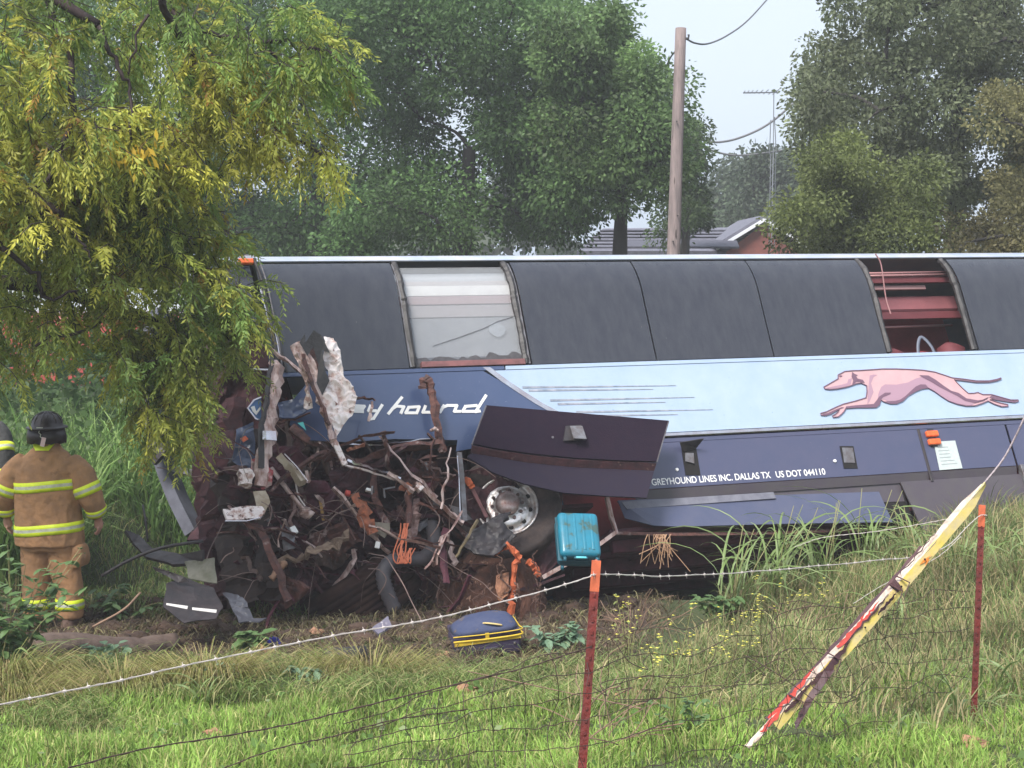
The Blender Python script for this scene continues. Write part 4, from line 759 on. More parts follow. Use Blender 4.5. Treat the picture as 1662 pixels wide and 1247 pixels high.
    fb = np.array([tuple(v) for v in fb]) - np.array(O); fd = np.array([tuple(v) for v in fd]); fy = np.array(fy); fo = np.array(fo); nf = len(fb)
    M = 7; Lr = rng.uniform(.13, .22, nf); side = np.cross(fd, rng.normal(size=(nf, 3)) * .5 + np.array([0, 0, 1])); side /= np.linalg.norm(side, axis=1, keepdims=True)
    out = []; cl = []
    yc = np.clip(fy, 0, 1.1)[:, None]; gcol = np.array([.16, .25, .065]); ycol = np.array([.46, .45, .08]); bcol = np.array([.32, .19, .04])
    colr = gcol * (1 - yc) + ycol * yc; br = (rng.random((nf, 1)) < .05) * yc; colr = colr * (1 - br) + bcol * br; colr *= (1 + .22 * np.clip(fo, -1.5, 2.2)[:, None])
    for k in range(M):
        s_ = (k + 1) / M; pos = fb + fd * (Lr * s_)[:, None]; pos[:, 2] -= Lr * s_ * s_ * .35
        for sg in (-1, 1):
            dd = side * sg * .75 + fd * .75 + rng.normal(size=(nf, 3)) * .16; dd[:, 2] -= .45
            ll = rng.uniform(.045, .075, nf) * (1.15 - .35 * s_); out.append(leaves(pos, ll, ll * .27, dd)); cl.append(np.clip(colr * (1 + rng.normal(size=(nf, 1)) * .12), .004, 1))
    tag(fast('leaf_sprays', np.concatenate(out), 4, LEAF, t, np.concatenate(cl)), kind='stuff')
    # the cluster of yellow dying leaves
    n_ = 60; c = P(205, 250, 11.2); C = np.array(c)[None] + rng.normal(size=(n_, 3)) * np.array([.12, .05, .06]) - np.array(O); ll = rng.uniform(.06, .1, n_); d = rng.normal(size=(n_, 3)) * .4 + np.array([.2, -.1, -1])
    tag(fast('yellowed_leaves', leaves(C, ll, ll * .35, d), 4, LEAF, t, tints(n_, (.7, .48, .06), (.05, .02, 0), .1)), kind='stuff')
near_tree()

# ------------------------------------------------------------------ house, aerial, pole, wires, truck
def house():
    h = empty('brick_house', (6.2, 48, 0), 'low red brick house with a grey shingle roof behind the coach', 'house'); O = Vector(h.location)
    SH = mat('grey_shingles', (.15, .15, .19), .85, c2=(.10, .10, .13), scale=9, bump=.4); BR = mat('red_brick', (.24, .075, .055), .85, c2=(.18, .06, .05), scale=6); WT = mat('white_fascia', (.75, .76, .8), .5)
    def pt(px, py, D): return P(px, py, D) - O
    zr = 4.42; x0, x1 = P(930, 0, 48).x - O.x, P(1235, 0, 48).x - O.x
    def zz(y, D): return (P(0, y, D) - O).z
    V = [(x0, -2.6, zz(411, 45.5)), (x1 + 3, -2.6, zz(411, 45.5)), (x1 + 3, 1.2, zz(371, 49)), (x0 + 1.0, 1.2, zz(374, 49))]
    slab('roof_slope', V, .12, SH, h, dirv=Vector((0, 0, 1)))
    slab('roof_slope', [(x0 + 1, 1.2, zz(374, 49)), (x1 + 3, 1.2, zz(371, 49)), (x1 + 3, 5, 2.6), (x0, 5, 2.6)], .12, SH, h)
    for k in range(1, 7):      # shingle courses stand slightly proud
        t = k / 7; a = Vector(V[0]).lerp(Vector(V[3]), t); b = Vector(V[1]).lerp(Vector(V[2]), t); mb = MB(); mb.box((a + b) / 2 + Vector((0, -.02, .07)), ((b - a).x, .25, .03)); mb.build('shingle_course', SH, h)
    MB().box(((x0 + x1 + 3) / 2, 1.0, 1.3), (x1 + 2.6 - x0, 6, 2.6)).build('wall', BR, h)
    # gable wing facing the camera
    g0 = pt(1163, 404, 44.5); g1 = pt(1240, 357, 44.5); g2 = g1 * 2 - g0; g2.z = g0.z; g2.x = 2 * g1.x - g0.x
    pyd('gable_wall', [(g0.x + .3, g0.y + .2, 0), (g2.x - .3, g0.y + .2, 0), (g2.x - .3, g0.y + .2, g0.z - .1), (g1.x, g0.y + .2, g1.z - .12), (g0.x + .3, g0.y + .2, g0.z - .1)], [[0, 1, 2, 3, 4]], BR, h)
    for a, b in ((g0, g1), (g2, g1)):
        mb = MB(); mb.tube([a, b], .12, 4, True, .5); mb.build('fascia_board', WT, h)
        slab('gable_roof', [a + Vector((0, 0, .1)), b + Vector((0, 0, .1)), b + Vector((0, 5, .1)), a + Vector((0, 5, .1))], .08, SH, h)
    for x in (-2.5, .5): 
        w = MB().box((x, -2.01, 1.5), (1.1, .06, 1.1)).build('window', WT, h); MB().box((x, -2.05, 1.5), (.95, .04, .95)).build('pane', HOLE, w)
    slab('porch_roof', [pt(1000, 402, 43), pt(1200, 402, 43), pt(1195, 391, 44.6), pt(1003, 392, 44.6)], .06, mat('dark_shingles', (.09, .09, .12), .9, c2=(.06, .06, .08), scale=9), h)
house()
def pole():
    b = P(1085, 440, 24); b.z = .2; t = P(1105, 46, 24)
    o = empty('utility_pole', b, 'weathered leaning wooden utility pole rising behind the coach roof', 'pole'); q = t - b
    WD = mat('weathered_pole', (.26, .20, .19), .85, c2=(.15, .12, .115), scale=6, bump=.6, stretch=(3, 3, .35), spot=(7, .66, (.06, .045, .04)))
    mb = MB(); mb.tube([q * (i / 10) for i in range(11)], [.125 - .004 * i for i in range(11)], 14); mb.build('shaft', WD, o, True)
    mb = MB(); mb.tube([q * .975, q * .975 + Vector((.12, -.05, -.0)), q * .975 + Vector((.12, -.05, .06))], .02, 6); mb.build('insulator_bracket', GASK, o)
    for k, s_ in ((.56, 1), (.50, -1), (.42, 1), (.36, -1), (.78, -1)):
        mb = MB(); p = q * k + Vector((.03 * s_, -.11, 0)); mb.tube([p, p + Vector((0, -.06, 0))], .012, 5); mb.build('pole_bolt', GASK, o)
pole()
def wire(pts, r, label, sag=None):
    mb = MB(); o = P(*pts[0]); q = smoothpts([P(*p) - o for p in pts], 8); mb.tube(q, r, 5)
    w = mb.build('power_line', mat('line_grey', (.10, .10, .11), .5), None, True); w.location = o; return tag(w, label, 'cable', 'overhead cables')
wire([(1112, 62, 24), (1128, 70, 25), (1150, 71, 26), (1180, 58, 28), (1215, 32, 30), (1262, -20, 33)], .016, 'thick overhead cable from the pole top curving up out of view')
wire([(1141, 228, 60), (1165, 231, 60), (1200, 224, 60), (1245, 203, 60), (1290, 166, 60), (1350, 110, 60), (1420, 40, 60)], .045, 'upper of the two thin cables right of the pole, passing the aerial')
wire([(1140, 236, 60), (1160, 246, 60), (1190, 252, 60), (1222, 251, 60), (1300, 240, 60)], .04, 'lower of the two thin cables right of the pole, running into the hazy trees')
wire([(1099, 80, 25), (1085, 100, 30), (1065, 150, 40)], .016, 'short thin cable descending left of the wooden pole')
def aerial():
    D = 44; b = P(1250, 440, D); b.z = .2; o = empty('television_aerial', b, 'tall thin television aerial on a lattice mast above the hazy trees', 'aerial'); AM = mat('aerial_metal', (.16, .17, .19), .5, metal=.3)
    def l(px, py, d=0): return P(px, py, D + d) - b
    for a, c in ((l(1248, 400), l(1251, 250)), (l(1257, 400, .4), l(1259, 250, .1)), (l(1252, 400, -.3), l(1255, 250, 0)), (l(1251, 195), l(1249, 250)), (l(1257, 190), l(1260, 250)), (l(1255, 250), l(1256, 152))):
        mb = MB(); mb.tube([a, c], .014, 5); mb.build('mast_leg', AM, o)
    for k in range(9):
        y = 255 + k * 17; mb = MB(); mb.tube([l(1249, y), l(1258, y + 8, .2), l(1249, y + 17)], .012, 4); mb.build('mast_brace', AM, o)
    mb = MB(); mb.tube([l(1206, 151), l(1262, 150)], .02, 5); mb.build('boom', AM, o)
    for k, x in enumerate((1208, 1214, 1220, 1227, 1235, 1243, 1252, 1259)):
        mb = MB(); c = l(x, 151); mb.tube([c + Vector((-.05, -.5 - .05 * k, -.0)), c + Vector((.05, .5 + .05 * k, .05))], .012, 4); mb.build('dipole', AM, o)
aerial()
def truck():
    b = P(195, 520, 34); b.z = 0; o = empty('red_truck', b, 'red vehicle with a pale roof glimpsed through the leaves left of the coach', 'truck'); RD = mat('truck_red', (.42, .07, .065), .4, c2=(.36, .06, .055), scale=2); WH = mat('truck_pale', (.7, .74, .8), .4)
    for nm, m_, c, d in (('body', RD, (0, 0, 1.35), (6, 2.3, 1.5)), ('cab', RD, (-3.9, 0, 1.3), (1.8, 2.2, 1.7)), ('roof_box', WH, (.3, 0, 2.4), (5.2, 2.1, .55)), ('cab_roof', WH, (-3.9, 0, 2.25), (1.7, 2.1, .18)), ('bumper', GREYM, (-4.9, 0, .6), (.2, 2.2, .35))): bevel(MB().box(c, d).build(nm, m_, o), .08, 2)
    for x in (-3.8, 1.8):
        for y in (-1.05, 1.05): MB().lathe([(.0001, -.15), (.25, -.15), (.45, -.12), (.45, .12), (.25, .15), (.0001, .15)], Matrix.Translation((x, y, .45)) @ Matrix.Rotation(pi / 2, 4, 'X'), 20).build('wheel', TYRE, o, True)
    for x in (-4.2, -3.5): MB().box((x, -1.12, 1.7), (.5, .03, .5)).build('side_window', HOLE, o)
truck()

# ------------------------------------------------------------------ people
def lofts(rings, n=28):       # rings: (centre, axis u, axis v, exponent) -> closed mesh data
    V = []; 
    for c, u, v, e in rings:
        for j in range(n):
            t = 2 * pi * j / n; a, b = cos(t), sin(t); a = math.copysign(abs(a) ** (2 / e), a); b = math.copysign(abs(b) ** (2 / e), b); V.append(Vector(c) + Vector(u) * a + Vector(v) * b)
    m = len(rings); Fc = [[i * n + j, i * n + (j + 1) % n, (i + 1) * n + (j + 1) % n, (i + 1) * n + j] for i in range(m - 1) for j in range(n)]
    return V, Fc + [list(range(n))[::-1], [(m - 1) * n + j for j in range(n)]]
def limbloft(mb, pts, rs, n=16, sq=1.):
    pts = smoothpts(pts, 4); k = len(rs); out = []
    for i in range(len(pts)):
        t = i / (len(pts) - 1) * (k - 1); a = min(int(t), k - 2); out.append(rs[a] * (1 - t + a) + rs[a + 1] * (t - a))
    mb.tube(pts, out, n, True, sq); return pts, out
def fuse(mb, name, vox, smooth_it, disp=0., dsc=.12, seedv=0.):
    o = pyd('tmp', mb.v, mb.f, None)
    r = o.modifiers.new('r', 'REMESH'); r.mode = 'VOXEL'; r.voxel_size = vox
    s_ = o.modifiers.new('s', 'SMOOTH'); s_.iterations = smooth_it; s_.factor = .5
    dg = bpy.context.evaluated_depsgraph_get(); me = bpy.data.meshes.new_from_object(o.evaluated_get(dg)); bpy.data.objects.remove(o); me.name = name
    if disp:
        for v in me.vertices:
            q = v.co; nn = Vector((q.x, q.y, q.z * 1.0)); f = .8 * (.5 - abs(noise.noise(Vector((q.x * 10 + q.z * 3, q.y * 6 + seedv, q.z * 5 - q.x * 4))))) * 1.6 + noise.noise(Vector((q.x * 7 + seedv, q.y * 7, q.z * 3.2))) + .55 * (1 - 2 * abs(noise.noise(Vector((q.x * 11, q.y * 11 + seedv, q.z * 9))))) + .25 * noise.noise(q * 30)
            v.co = v.co + v.normal * f * disp
    return me
def person(label, loc, rz, bend=0., colour=(.42, .22, .10), colour2=(.28, .155, .08), hi=False, hel=True):
    o = empty('person', loc, label, 'person', rz=rz)
    CO = mat('turnout_coat' if not hi else 'dark_turnout_coat', colour, .85, c2=colour2, scale=7, bump=.7, bscale=16, spot=(9, .63, tuple(.55 * c for c in colour)))
    YB = mat('hi_vis_yellow', (.72, .85, .02), .55, c2=(.62, .74, .03), scale=30); SB = mat('reflective_silver', (.60, .62, .50), .4, c2=(.42, .42, .34), scale=28); SK = mat('skin', (.48, .26, .19), .55, c2=(.42, .21, .16), scale=20)
    HEL = mat('helmet_black', (.018, .012, .014), .45, c2=(.03, .02, .022), scale=20)
    def warp(me):
        if bend:
            for v in me.vertices:
                z = v.co.z
                if z > .8:
                    w = min(1, (z - .8) / .25); a = -bend * w; dz = z - .85; y = v.co.y; v.co.y = y * cos(a) - dz * sin(a); v.co.z = .85 + y * sin(a) + dz * cos(a)
        return me
    # body
    b = MB(); V, Fc = lofts([((0, 0, .80), (.14, 0, 0), (0, .10, 0), 2.2), ((0, 0, .95), (.17, 0, 0), (0, .11, 0), 2.4), ((0, .01, 1.15), (.17, 0, 0), (0, .11, 0), 2.4), ((0, .0, 1.34), (.19, 0, 0), (0, .10, 0), 2.4), ((0, -.01, 1.43), (.12, 0, 0), (0, .08, 0), 2), ((0, -.005, 1.47), (.065, 0, 0), (0, .065, 0), 2)]); b.add(V, Fc)
    limbloft(b, [(0, -.005, 1.40), (0, .0, 1.50), (0, .012, 1.56)], [.065, .058, .06]); V, Fc = lofts([((0, .03, 1.50), (.035, 0, 0), (0, .05, 0), 2), ((0, .025, 1.54), (.062, 0, 0), (0, .082, 0), 2), ((0, .01, 1.60), (.073, 0, 0), (0, .095, 0), 2), ((0, .005, 1.66), (.075, 0, 0), (0, .098, 0), 2), ((0, .0, 1.71), (.06, 0, 0), (0, .08, 0), 2), ((0, 0, 1.735), (.025, 0, 0), (0, .035, 0), 2)]); b.add(V, Fc)
    limbloft(b, [(0, .105, 1.625), (0, .128, 1.595), (0, .105, 1.59)], [.010, .014, .012], 8); limbloft(b, [(-.02, .105, 1.56), (.02, .105, 1.56)], [.008, .008], 6)      # nose, mouth
    for s_ in (-1, 1):
        limbloft(b, [(s_ * .076, .005, 1.575), (s_ * .084, -.005, 1.61), (s_ * .077, -.01, 1.63)], [.010, .014, .010], 8)
        limbloft(b, [(s_ * .16, 0, 1.38), (s_ * .27, -.01, 1.24), (s_ * .35, .0, 1.10), (s_ * .385, .05, .97), (s_ * .385, .07, .90)], [.06, .052, .042, .034, .027])
        # hand: palm, four curled fingers, thumb
        w = Vector((s_ * .385, .07, .905)); limbloft(b, [w, w + Vector((0, .012, -.045)), w + Vector((-s_ * .004, .02, -.085))], [.030, .040, .036], 10, .55)
        for f_, (dy, ln) in enumerate(((.036, .062), (.013, .072), (-.010, .066), (-.031, .052))):
            a = w + Vector((0, .02 + dy, -.078)); limbloft(b, [a, a + Vector((-s_ * .004, .004, -ln * .45)), a + Vector((-s_ * .018, .004, -ln * .8)), a + Vector((-s_ * .034, .003, -ln * .95))], [.0098, .009, .0082, .0072], 8)
        a = w + Vector((0, .036, -.02)); limbloft(b, [a, a + Vector((-s_ * .008, .022, -.03)), a + Vector((-s_ * .018, .026, -.058))], [.013, .011, .009], 8)
        limbloft(b, [(s_ * .09, 0, .86), (s_ * .115, 0, .45), (s_ * .13, -.01, .09)], [.085, .06, .042]); limbloft(b, [(s_ * .13, -.03, .05), (s_ * .135, .12, .03)], [.04, .035])
    body = link('body', warp(fuse(b, 'body', .0055, 3)), SK, o, True)
    # coat
    c = MB(); rings = [(.70, .275, .175), (.80, .272, .178), (.95, .262, .178), (1.10, .258, .18), (1.22, .262, .178), (1.32, .255, .165), (1.40, .215, .14), (1.455, .15, .115), (1.50, .098, .095), (1.55, .083, .085)]
    V, Fc = lofts([((0, -.01, z), (w, 0, 0), (0, d, 0), 2.6 if z < 1.35 else 2.1) for z, w, d in rings]); c.add(V, Fc); sl = {}
    for s_ in (-1, 1): sl[s_] = limbloft(c, [(s_ * .17, -.01, 1.365), (s_ * .275, -.02, 1.27), (s_ * .345, -.02, 1.12), (s_ * .375, .02, 1.02), (s_ * .382, .055, .935)], [.105, .108, .098, .084, .070], 20)
    me = fuse(c, 'coat', .013, 6, .011, seedv=len(label)); dgV = [v.co.copy() for v in me.vertices]; bvh = BVHTree.FromPolygons(dgV, [list(p.vertices) for p in me.polygons])
    link('coat', warp(me), CO, o, True)
    def band(centre, ax, w, maxr, nm='reflective_band', wob=0., tilt=0., th0=0., th1=2 * pi):
        ax = Vector(ax).normalized(); u = ax.cross(Vector((0, 1, 0))).normalized(); v = ax.cross(u); n = 56; V = []; rows = [-.5, -.15, .15, .5]
        for rj in rows:
            for j in range(n):
                t = 2 * pi * j / n; d = u * cos(t) + v * sin(t); cc = Vector(centre) + ax * w * rj + Vector((0, 0, tilt * d.x)); h = bvh.ray_cast(cc, d)[0]; r = (h - cc).length if h is not None else maxr
                V.append(cc + d * (min(r, maxr * (1.0 if abs(d.x) < .9 else .97)) + .006))
        Fc = [[i * n + j, i * n + (j + 1) % n, (i + 1) * n + (j + 1) % n, (i + 1) * n + j] for i in range(3) for j in range(n)]
        me = bpy.data.meshes.new(nm); me.from_pydata(V, [], Fc); warp(me); ob = link(nm, me, [YB, SB], o, True); me.polygons.foreach_set('material_index', [1 if n <= i < 2 * n else 0 for i in range(3 * n)])
        so = ob.modifiers.new('t', 'SOLIDIFY'); so.thickness = .004
    band((0, -.01, 1.195), (0, 0, 1), .085, .275, tilt=.02); band((0, -.01, .84), (0, 0, 1), .085, .285, tilt=.02)
    if hi:
        for z_, r_ in ((1.31, .26), (1.405, .215)): band((0, -.01, z_), (0, 0, 1), .05, r_)
    for s_ in (-1, 1):
        p, r = sl[s_]
        for a, w in ((7, .085), (14, .062)):
            ax = (p[a + 1] - p[a - 1]).normalized(); band(p[a], ax * -1, w, r[a] + .02, 'sleeve_band')
    # collar patch, hood hem
    cp = MB(); V = []
    for (x, z, y) in ((-.10, 1.545, -.075), (.10, 1.545, -.075), (.055, 1.485, -.118), (-.055, 1.485, -.118)): V.append(Vector((x, y - .012, z)))
    me = bpy.data.meshes.new('collar_patch'); me.from_pydata(V + [v + Vector((0, .012, 0)) for v in V], [], [[0, 1, 2, 3], [0, 4, 5, 1], [3, 2, 6, 7]]); link('collar_patch', warp(me), YB, o)
    # trousers with cargo pocket
    t_ = MB(); V, Fc = lofts([((0, 0, .66), (.235, 0, 0), (0, .15, 0), 2.5), ((0, 0, .78), (.235, 0, 0), (0, .155, 0), 2.5), ((0, 0, .88), (.21, 0, 0), (0, .14, 0), 2.4)]); t_.add(V, Fc); lg = {}
    for s_, x0, x1 in ((-1, -.11, -.125), (1, .115, .155)): lg[s_] = limbloft(t_, [(x0, 0, .74), (x0 * 1.05, .0, .52), (x1, .0, .32), (x1, -.005, .09)], [.128, .118, .108, .102], 20)
    V, Fc = lofts([((.255, -.01, .52), (.045, 0, 0), (0, .09, 0), 3.5), ((.262, -.01, .60), (.06, 0, 0), (0, .10, 0), 3.5), ((.250, -.01, .70), (.045, 0, 0), (0, .09, 0), 3.5)]); t_.add(V, Fc)
    me = fuse(t_, 'trousers', .013, 6, .010, seedv=3.); bvh = BVHTree.FromPolygons([v.co.copy() for v in me.vertices], [list(p.vertices) for p in me.polygons]); link('trousers', me, CO, o, True)
    bend_, bend = bend, 0
    for s_ in (-1, 1):
        p, r = lg[s_]; band(p[-3], (0, 0, 1), .085, r[-3] + .03, 'ankle_band')
    bend = bend_
    for s_ in (-1, 1):
        b_ = MB(); x = -.125 if s_ < 0 else .155
        V, Fc = lofts([((x, .04, .0), (.062, 0, 0), (0, .155, 0), 2.8), ((x, .04, .035), (.065, 0, 0), (0, .16, 0), 2.6), ((x, .03, .075), (.062, 0, 0), (0, .13, 0), 2.3), ((x, -.02, .12), (.062, 0, 0), (0, .08, 0), 2.1), ((x, -.03, .22), (.066, 0, 0), (0, .072, 0), 2)]); b_.add(V, Fc); b_.build('boot', mat('muddy_boot', (.10, .055, .045), .8, c2=(.16, .10, .075), scale=10, bump=.6), o, True)
    if hel:
        m1 = bpy.data.meshes.new('helmet'); V, Fc = lofts([((0, -.01, 1.645), (.105, 0, 0), (0, .135, 0), 2), ((0, -.01, 1.66), (.165, 0, 0), (0, .19, 0), 2), ((0, -.005, 1.67), (.160, 0, 0), (0, .185, 0), 2), ((0, 0, 1.675), (.125, 0, 0), (0, .15, 0), 2), ((0, 0, 1.72), (.115, 0, 0), (0, .14, 0), 2), ((0, 0, 1.765), (.085, 0, 0), (0, .105, 0), 2), ((0, 0, 1.785), (.03, 0, 0), (0, .04, 0), 2)], 36); m1.from_pydata(V, [], Fc); h = link('helmet', warp(m1), HEL, o, True)
        for k in range(6):     # raised ribs on the crown
            t = pi * k / 6; mb = MB(); pts = [Vector((.118 * cos(t) * cos(a), .143 * sin(t) * cos(a), 1.70 + .092 * sin(a))) for a in np.linspace(0, pi, 9)]; mb.tube(pts, .006, 5); me = bpy.data.meshes.new('helmet_rib'); me.from_pydata([tuple(v) for v in mb.v], [], mb.f); link('helmet_rib', warp(me), HEL, h)
        n = 22; V = []
        for r_, z in ((.135, 1.66), (.150, 1.60), (.146, 1.54)):       # ear and neck curtain hanging from the brim
            for j in range(n):
                t = pi + pi * j / (n - 1) ; V.append(((r_ + .004 * sin(j * 2.3)) * cos(t) * 1.02, (r_ * .98) * sin(t) * 1.0, z + .006 * sin(j * 1.7)))
        me = bpy.data.meshes.new('neck_curtain'); me.from_pydata(V, [], [[i * n + j, i * n + j + 1, (i + 1) * n + j + 1, (i + 1) * n + j] for i in range(2) for j in range(n - 1)]); ob = link('neck_curtain', warp(me), HEL, h, True); so = ob.modifiers.new('t', 'SOLIDIFY'); so.thickness = .012
        for nm, m_, c_, d_ in (('helmet_plate', SB, (-.0, -.168, 1.672), (.05, .012, .014)), ('helmet_tag', mat('pink_white_tag', (.75, .55, .55), .5), (.025, -.165, 1.56), (.034, .006, .075))):
            mm = MB().box(c_, d_, Matrix.Rotation(.25 if nm == 'helmet_tag' else 0, 3, 'Y')); me = bpy.data.meshes.new(nm); me.from_pydata(mm.v, [], mm.f); link(nm, warp(me), m_, h)
        mb = MB(); mb.tube([Vector((0, -.165, 1.665)), Vector((-.008, -.168, 1.635)), Vector((.008, -.166, 1.62)), Vector((.002, -.165, 1.605)), Vector((.015, -.164, 1.59))], .004, 5); me = bpy.data.meshes.new('tag_chain'); me.from_pydata([tuple(v) for v in mb.v], [], mb.f); link('tag_chain', warp(me), SB, h)
    return o
f1 = G(84, 1019)
pr = person('firefighter in tan coat and black helmet standing with back to the camera', f1, radians(-4)); k_ = 352 / F * (f1.y) / 1.765 * 1.0; pr.scale = (k_, k_, k_)
f2 = P(-52, 960, 14.4); f2.z = float(gz(f2.x, f2.y)) - .02
person('person in dark gear with yellow bands bending over at the left edge, partly hidden', f2, radians(-12), .4, (.03, .03, .03), (.05, .05, .05), True)
# ------------------------------------------------------------------ ground vegetation
def zarr(x, y): return gz(x, y)
def blades(name, x, y, h, w, lean, col, label=None, cat=None, az=None, parent=None, jitter=.14, zoff=-.01, droop=.0):
    n = len(x); az = rng.random(n) * 2 * pi if az is None else az; z = gz(x, y) + zoff
    B = np.stack([x, y, z], 1); d = np.stack([np.cos(az), np.sin(az), np.zeros(n)], 1); fa = rng.random(n) * pi; s = np.stack([np.cos(fa), np.sin(fa), np.zeros(n)], 1) * (w / 2)[:, None]
    up = np.array([0, 0, 1.])
    m1 = B + up * (h * .45 * np.cos(lean * .5))[:, None] + d * (h * .45 * np.sin(lean * .5))[:, None]
    m2 = m1 + up * (h * .32 * np.cos(lean))[:, None] + d * (h * .32 * np.sin(lean))[:, None]
    tp = m2 + up * (h * .3 * np.cos(lean * 1.7 + droop))[:, None] + d * (h * .3 * np.sin(lean * 1.7 + droop))[:, None]
    zt_ = gz(tp[:, 0], tp[:, 1]) + .015; tp[:, 2] = np.maximum(tp[:, 2], zt_)
    V = np.stack([B - s, B + s, m1 - s * .9, m1 + s * .9, m2 - s * .65, m2 + s * .65, tp], 1)
    c = np.clip(col * (1 + rng.normal(size=(n, 1)) * jitter), .004, 1)
    o = fast(name, V, 7, GRASSM, parent, c, order=[[0, 1, 3, 2], [2, 3, 5, 4], [4, 5, 6]])
    return tag(o, label, cat, kind='stuff')
def mixcol(n, a, b, p): k = (rng.random((n, 1)) < p) * 1.; k = np.clip(k + rng.normal(size=(n, 1)) * .15, 0, 1); return np.array(a) * (1 - k) + np.array(b) * k
def patch(x, y, f, s=0.): return np.array([noise.noise(Vector((a * f + s, b * f, s))) for a, b in zip(x, y)])
# mown bright verge nearest the camera
n = 170000; x = rng.uniform(-4.6, 5.2, n); y = rng.uniform(6.3, 11.6, n); edge = 10.1 + .2 * np.sin(x * 1.9) + .62 * sm(-3, 0, x)
k = (rng.random(n) < np.clip((edge + 1.1 * patch(x, y, 1.3, 6.) - y) / .9, 0, 1) * .95 + .05) & (patch(x, y, 3.1, 12.) > -.40 - .5 * rng.random(n)) & (np.abs(x) < y * .36 + .3); x, y = x[k], y[k]; n = len(x)
pz = patch(x, y, 1.6); h = rng.uniform(.04, .12, n) * (1 + 1.3 * pz); col = mixcol(n, (.235, .37, .075), (.36, .36, .14), .26) * (1 + .55 * patch(x, y, 2.7, 4.)[:, None]) * (1 + .3 * patch(x, y, 9., 7.)[:, None])
blades('short_grass', x, y, h, rng.uniform(.006, .011, n), rng.uniform(.1, 1.1, n), col, 'short bright green grass along the bottom of the view', 'grass')
# flattened, long, half-dry grass between verge and mud
n = 40000; x = rng.uniform(-4.9, 2.2, n); y = rng.uniform(8.6, 12.2, n); lo = 9.3 + .55 * sm(-3, 0, x) + 1.2 * patch(x, y, 1.3, 6.); k = (y > lo) & (rng.random(n) < 1 - .97 * np.clip((y - 10.9) / .8, 0, 1)) & (patch(x, y, 1.2, 2.) > -.32)
x, y = x[k], y[k]; n = len(x); col = mixcol(n, (.18, .26, .075), (.35, .32, .15), .38) * (1 + .5 * patch(x, y, 1.8, 1.)[:, None])
blades('flattened_grass', x, y, rng.uniform(.12, .38, n), rng.uniform(.005, .010, n), rng.uniform(.9, 1.5, n), col, 'flattened tan and olive grass between the bright verge and the churned mud', 'grass', az=rng.normal(size=n) * .8 - 1.2)
n = 5000; a_ = rng.integers(0, 5, n); cx_ = np.array([-2.65, -3.5, -2.1, -3.3, -1.0])[a_]; cy_ = np.array([10.2, 10.4, 10.3, 9.9, 10.7])[a_]; x = cx_ + rng.normal(size=n) * .16; y = cy_ + rng.normal(size=n) * .10
blades('bent_grass', x, y, rng.uniform(.25, .5, n), rng.uniform(.005, .009, n), rng.uniform(.8, 1.4, n), mixcol(n, (.25, .26, .08), (.34, .27, .13), .45), 'mounds of long bent straw coloured grass at the lower left', 'grass', az=np.arctan2(y - cy_ - .1, x - cx_) , droop=.3)
# rough bank on the right
n = 95000; x = rng.uniform(.3, 7.2, n); y = rng.uniform(8.6, 17.2, n); k = (np.abs(x) < y * .36 + .4) & (y < 11.3 + 2.6 * sm(.9, 2.2, x) + np.clip(x - 1.5, 0, 9) * 1.1) & (rng.random(n) > mudmask(x, y) * 1.1 * (x < 4)) & (rng.random(n) < np.clip((y - 8.6) / 2.2, .10, 1))
k &= ~((np.hypot(x - 5.2, y - 13.2) < .35) & (rng.random(n) < .8)); x, y = x[k], y[k]; n = len(x)
col = mixcol(n, (.165, .225, .075), (.35, .29, .155), .46) * (1 + .7 * patch(x, y, 1.1, 3.)[:, None]); hh = rng.uniform(.06, .26, n) * (1 + .9 * patch(x, y, 2.1, 18.)) * (1 + .5 * sm(12, 15, y)) * (1 + .6 * patch(x, y, .9, 8.))
blades('rough_grass', x, y, hh, rng.uniform(.006, .012, n), rng.uniform(.2, 1.2, n), col, 'rough olive and dry grass on the bank right of the ditch', 'grass')
# shorter grass around the foot of the torn coach nose and the bumper piece
n = 16000; x = rng.uniform(-6.5, -1.8, n); y = rng.uniform(13.6, 19.5, n); blades('bank_grass', x, y, rng.uniform(.06, .24, n), rng.uniform(.008, .016, n), rng.uniform(.2, 1.3, n), mixcol(n, (.13, .20, .06), (.26, .24, .11), .3) * (1 + .6 * patch(x, y, 1.2, 5.)[:, None]), 'short green grass under the grey windscreen pillar of the coach', 'grass')
# tall weeds behind the firefighter
n = 30000; y = 14.0 + 15 * rng.random(n) ** 1.4; x = rng.uniform(-.46, -.13, n) * y; k = ~((y < 18.5) & (x > -4.35 - (y - 14) * .12)); x, y = x[k], y[k]; n = len(x)
col = mixcol(n, (.12, .215, .055), (.20, .29, .09), .35) * (1 + .6 * patch(x, y, .9, 5.)[:, None])
blades('tall_weeds', x, y, rng.uniform(.35, 1.15, n) * (1 + .35 * patch(x, y, .5, 9.)), rng.uniform(.014, .032, n), rng.uniform(.2, 1.25, n), col, 'tall bright green weeds filling the bank behind the firefighter', 'weeds')
n = 9000; y = 14.2 + 12 * rng.random(n); x = rng.uniform(-.44, -.14, n) * y; k = ~((y < 18.5) & (x > -4.45 - (y - 14) * .12)); x, y = x[k], y[k]; n = len(x); z = gz(x, y) + rng.uniform(.1, 1.05, n); Ln = rng.uniform(.07, .15, n)
tag(fast('weed_leaves', leaves(np.stack([x, y, z], 1), Ln, Ln * .6, rng.normal(size=(n, 3)) + np.array([0, -.4, -.3])), 4, LEAF, None, mixcol(n, (.08, .14, .045), (.17, .22, .10), .3)), 'broad weed leaves among the tall green growth on the left', 'weeds', kind='stuff')
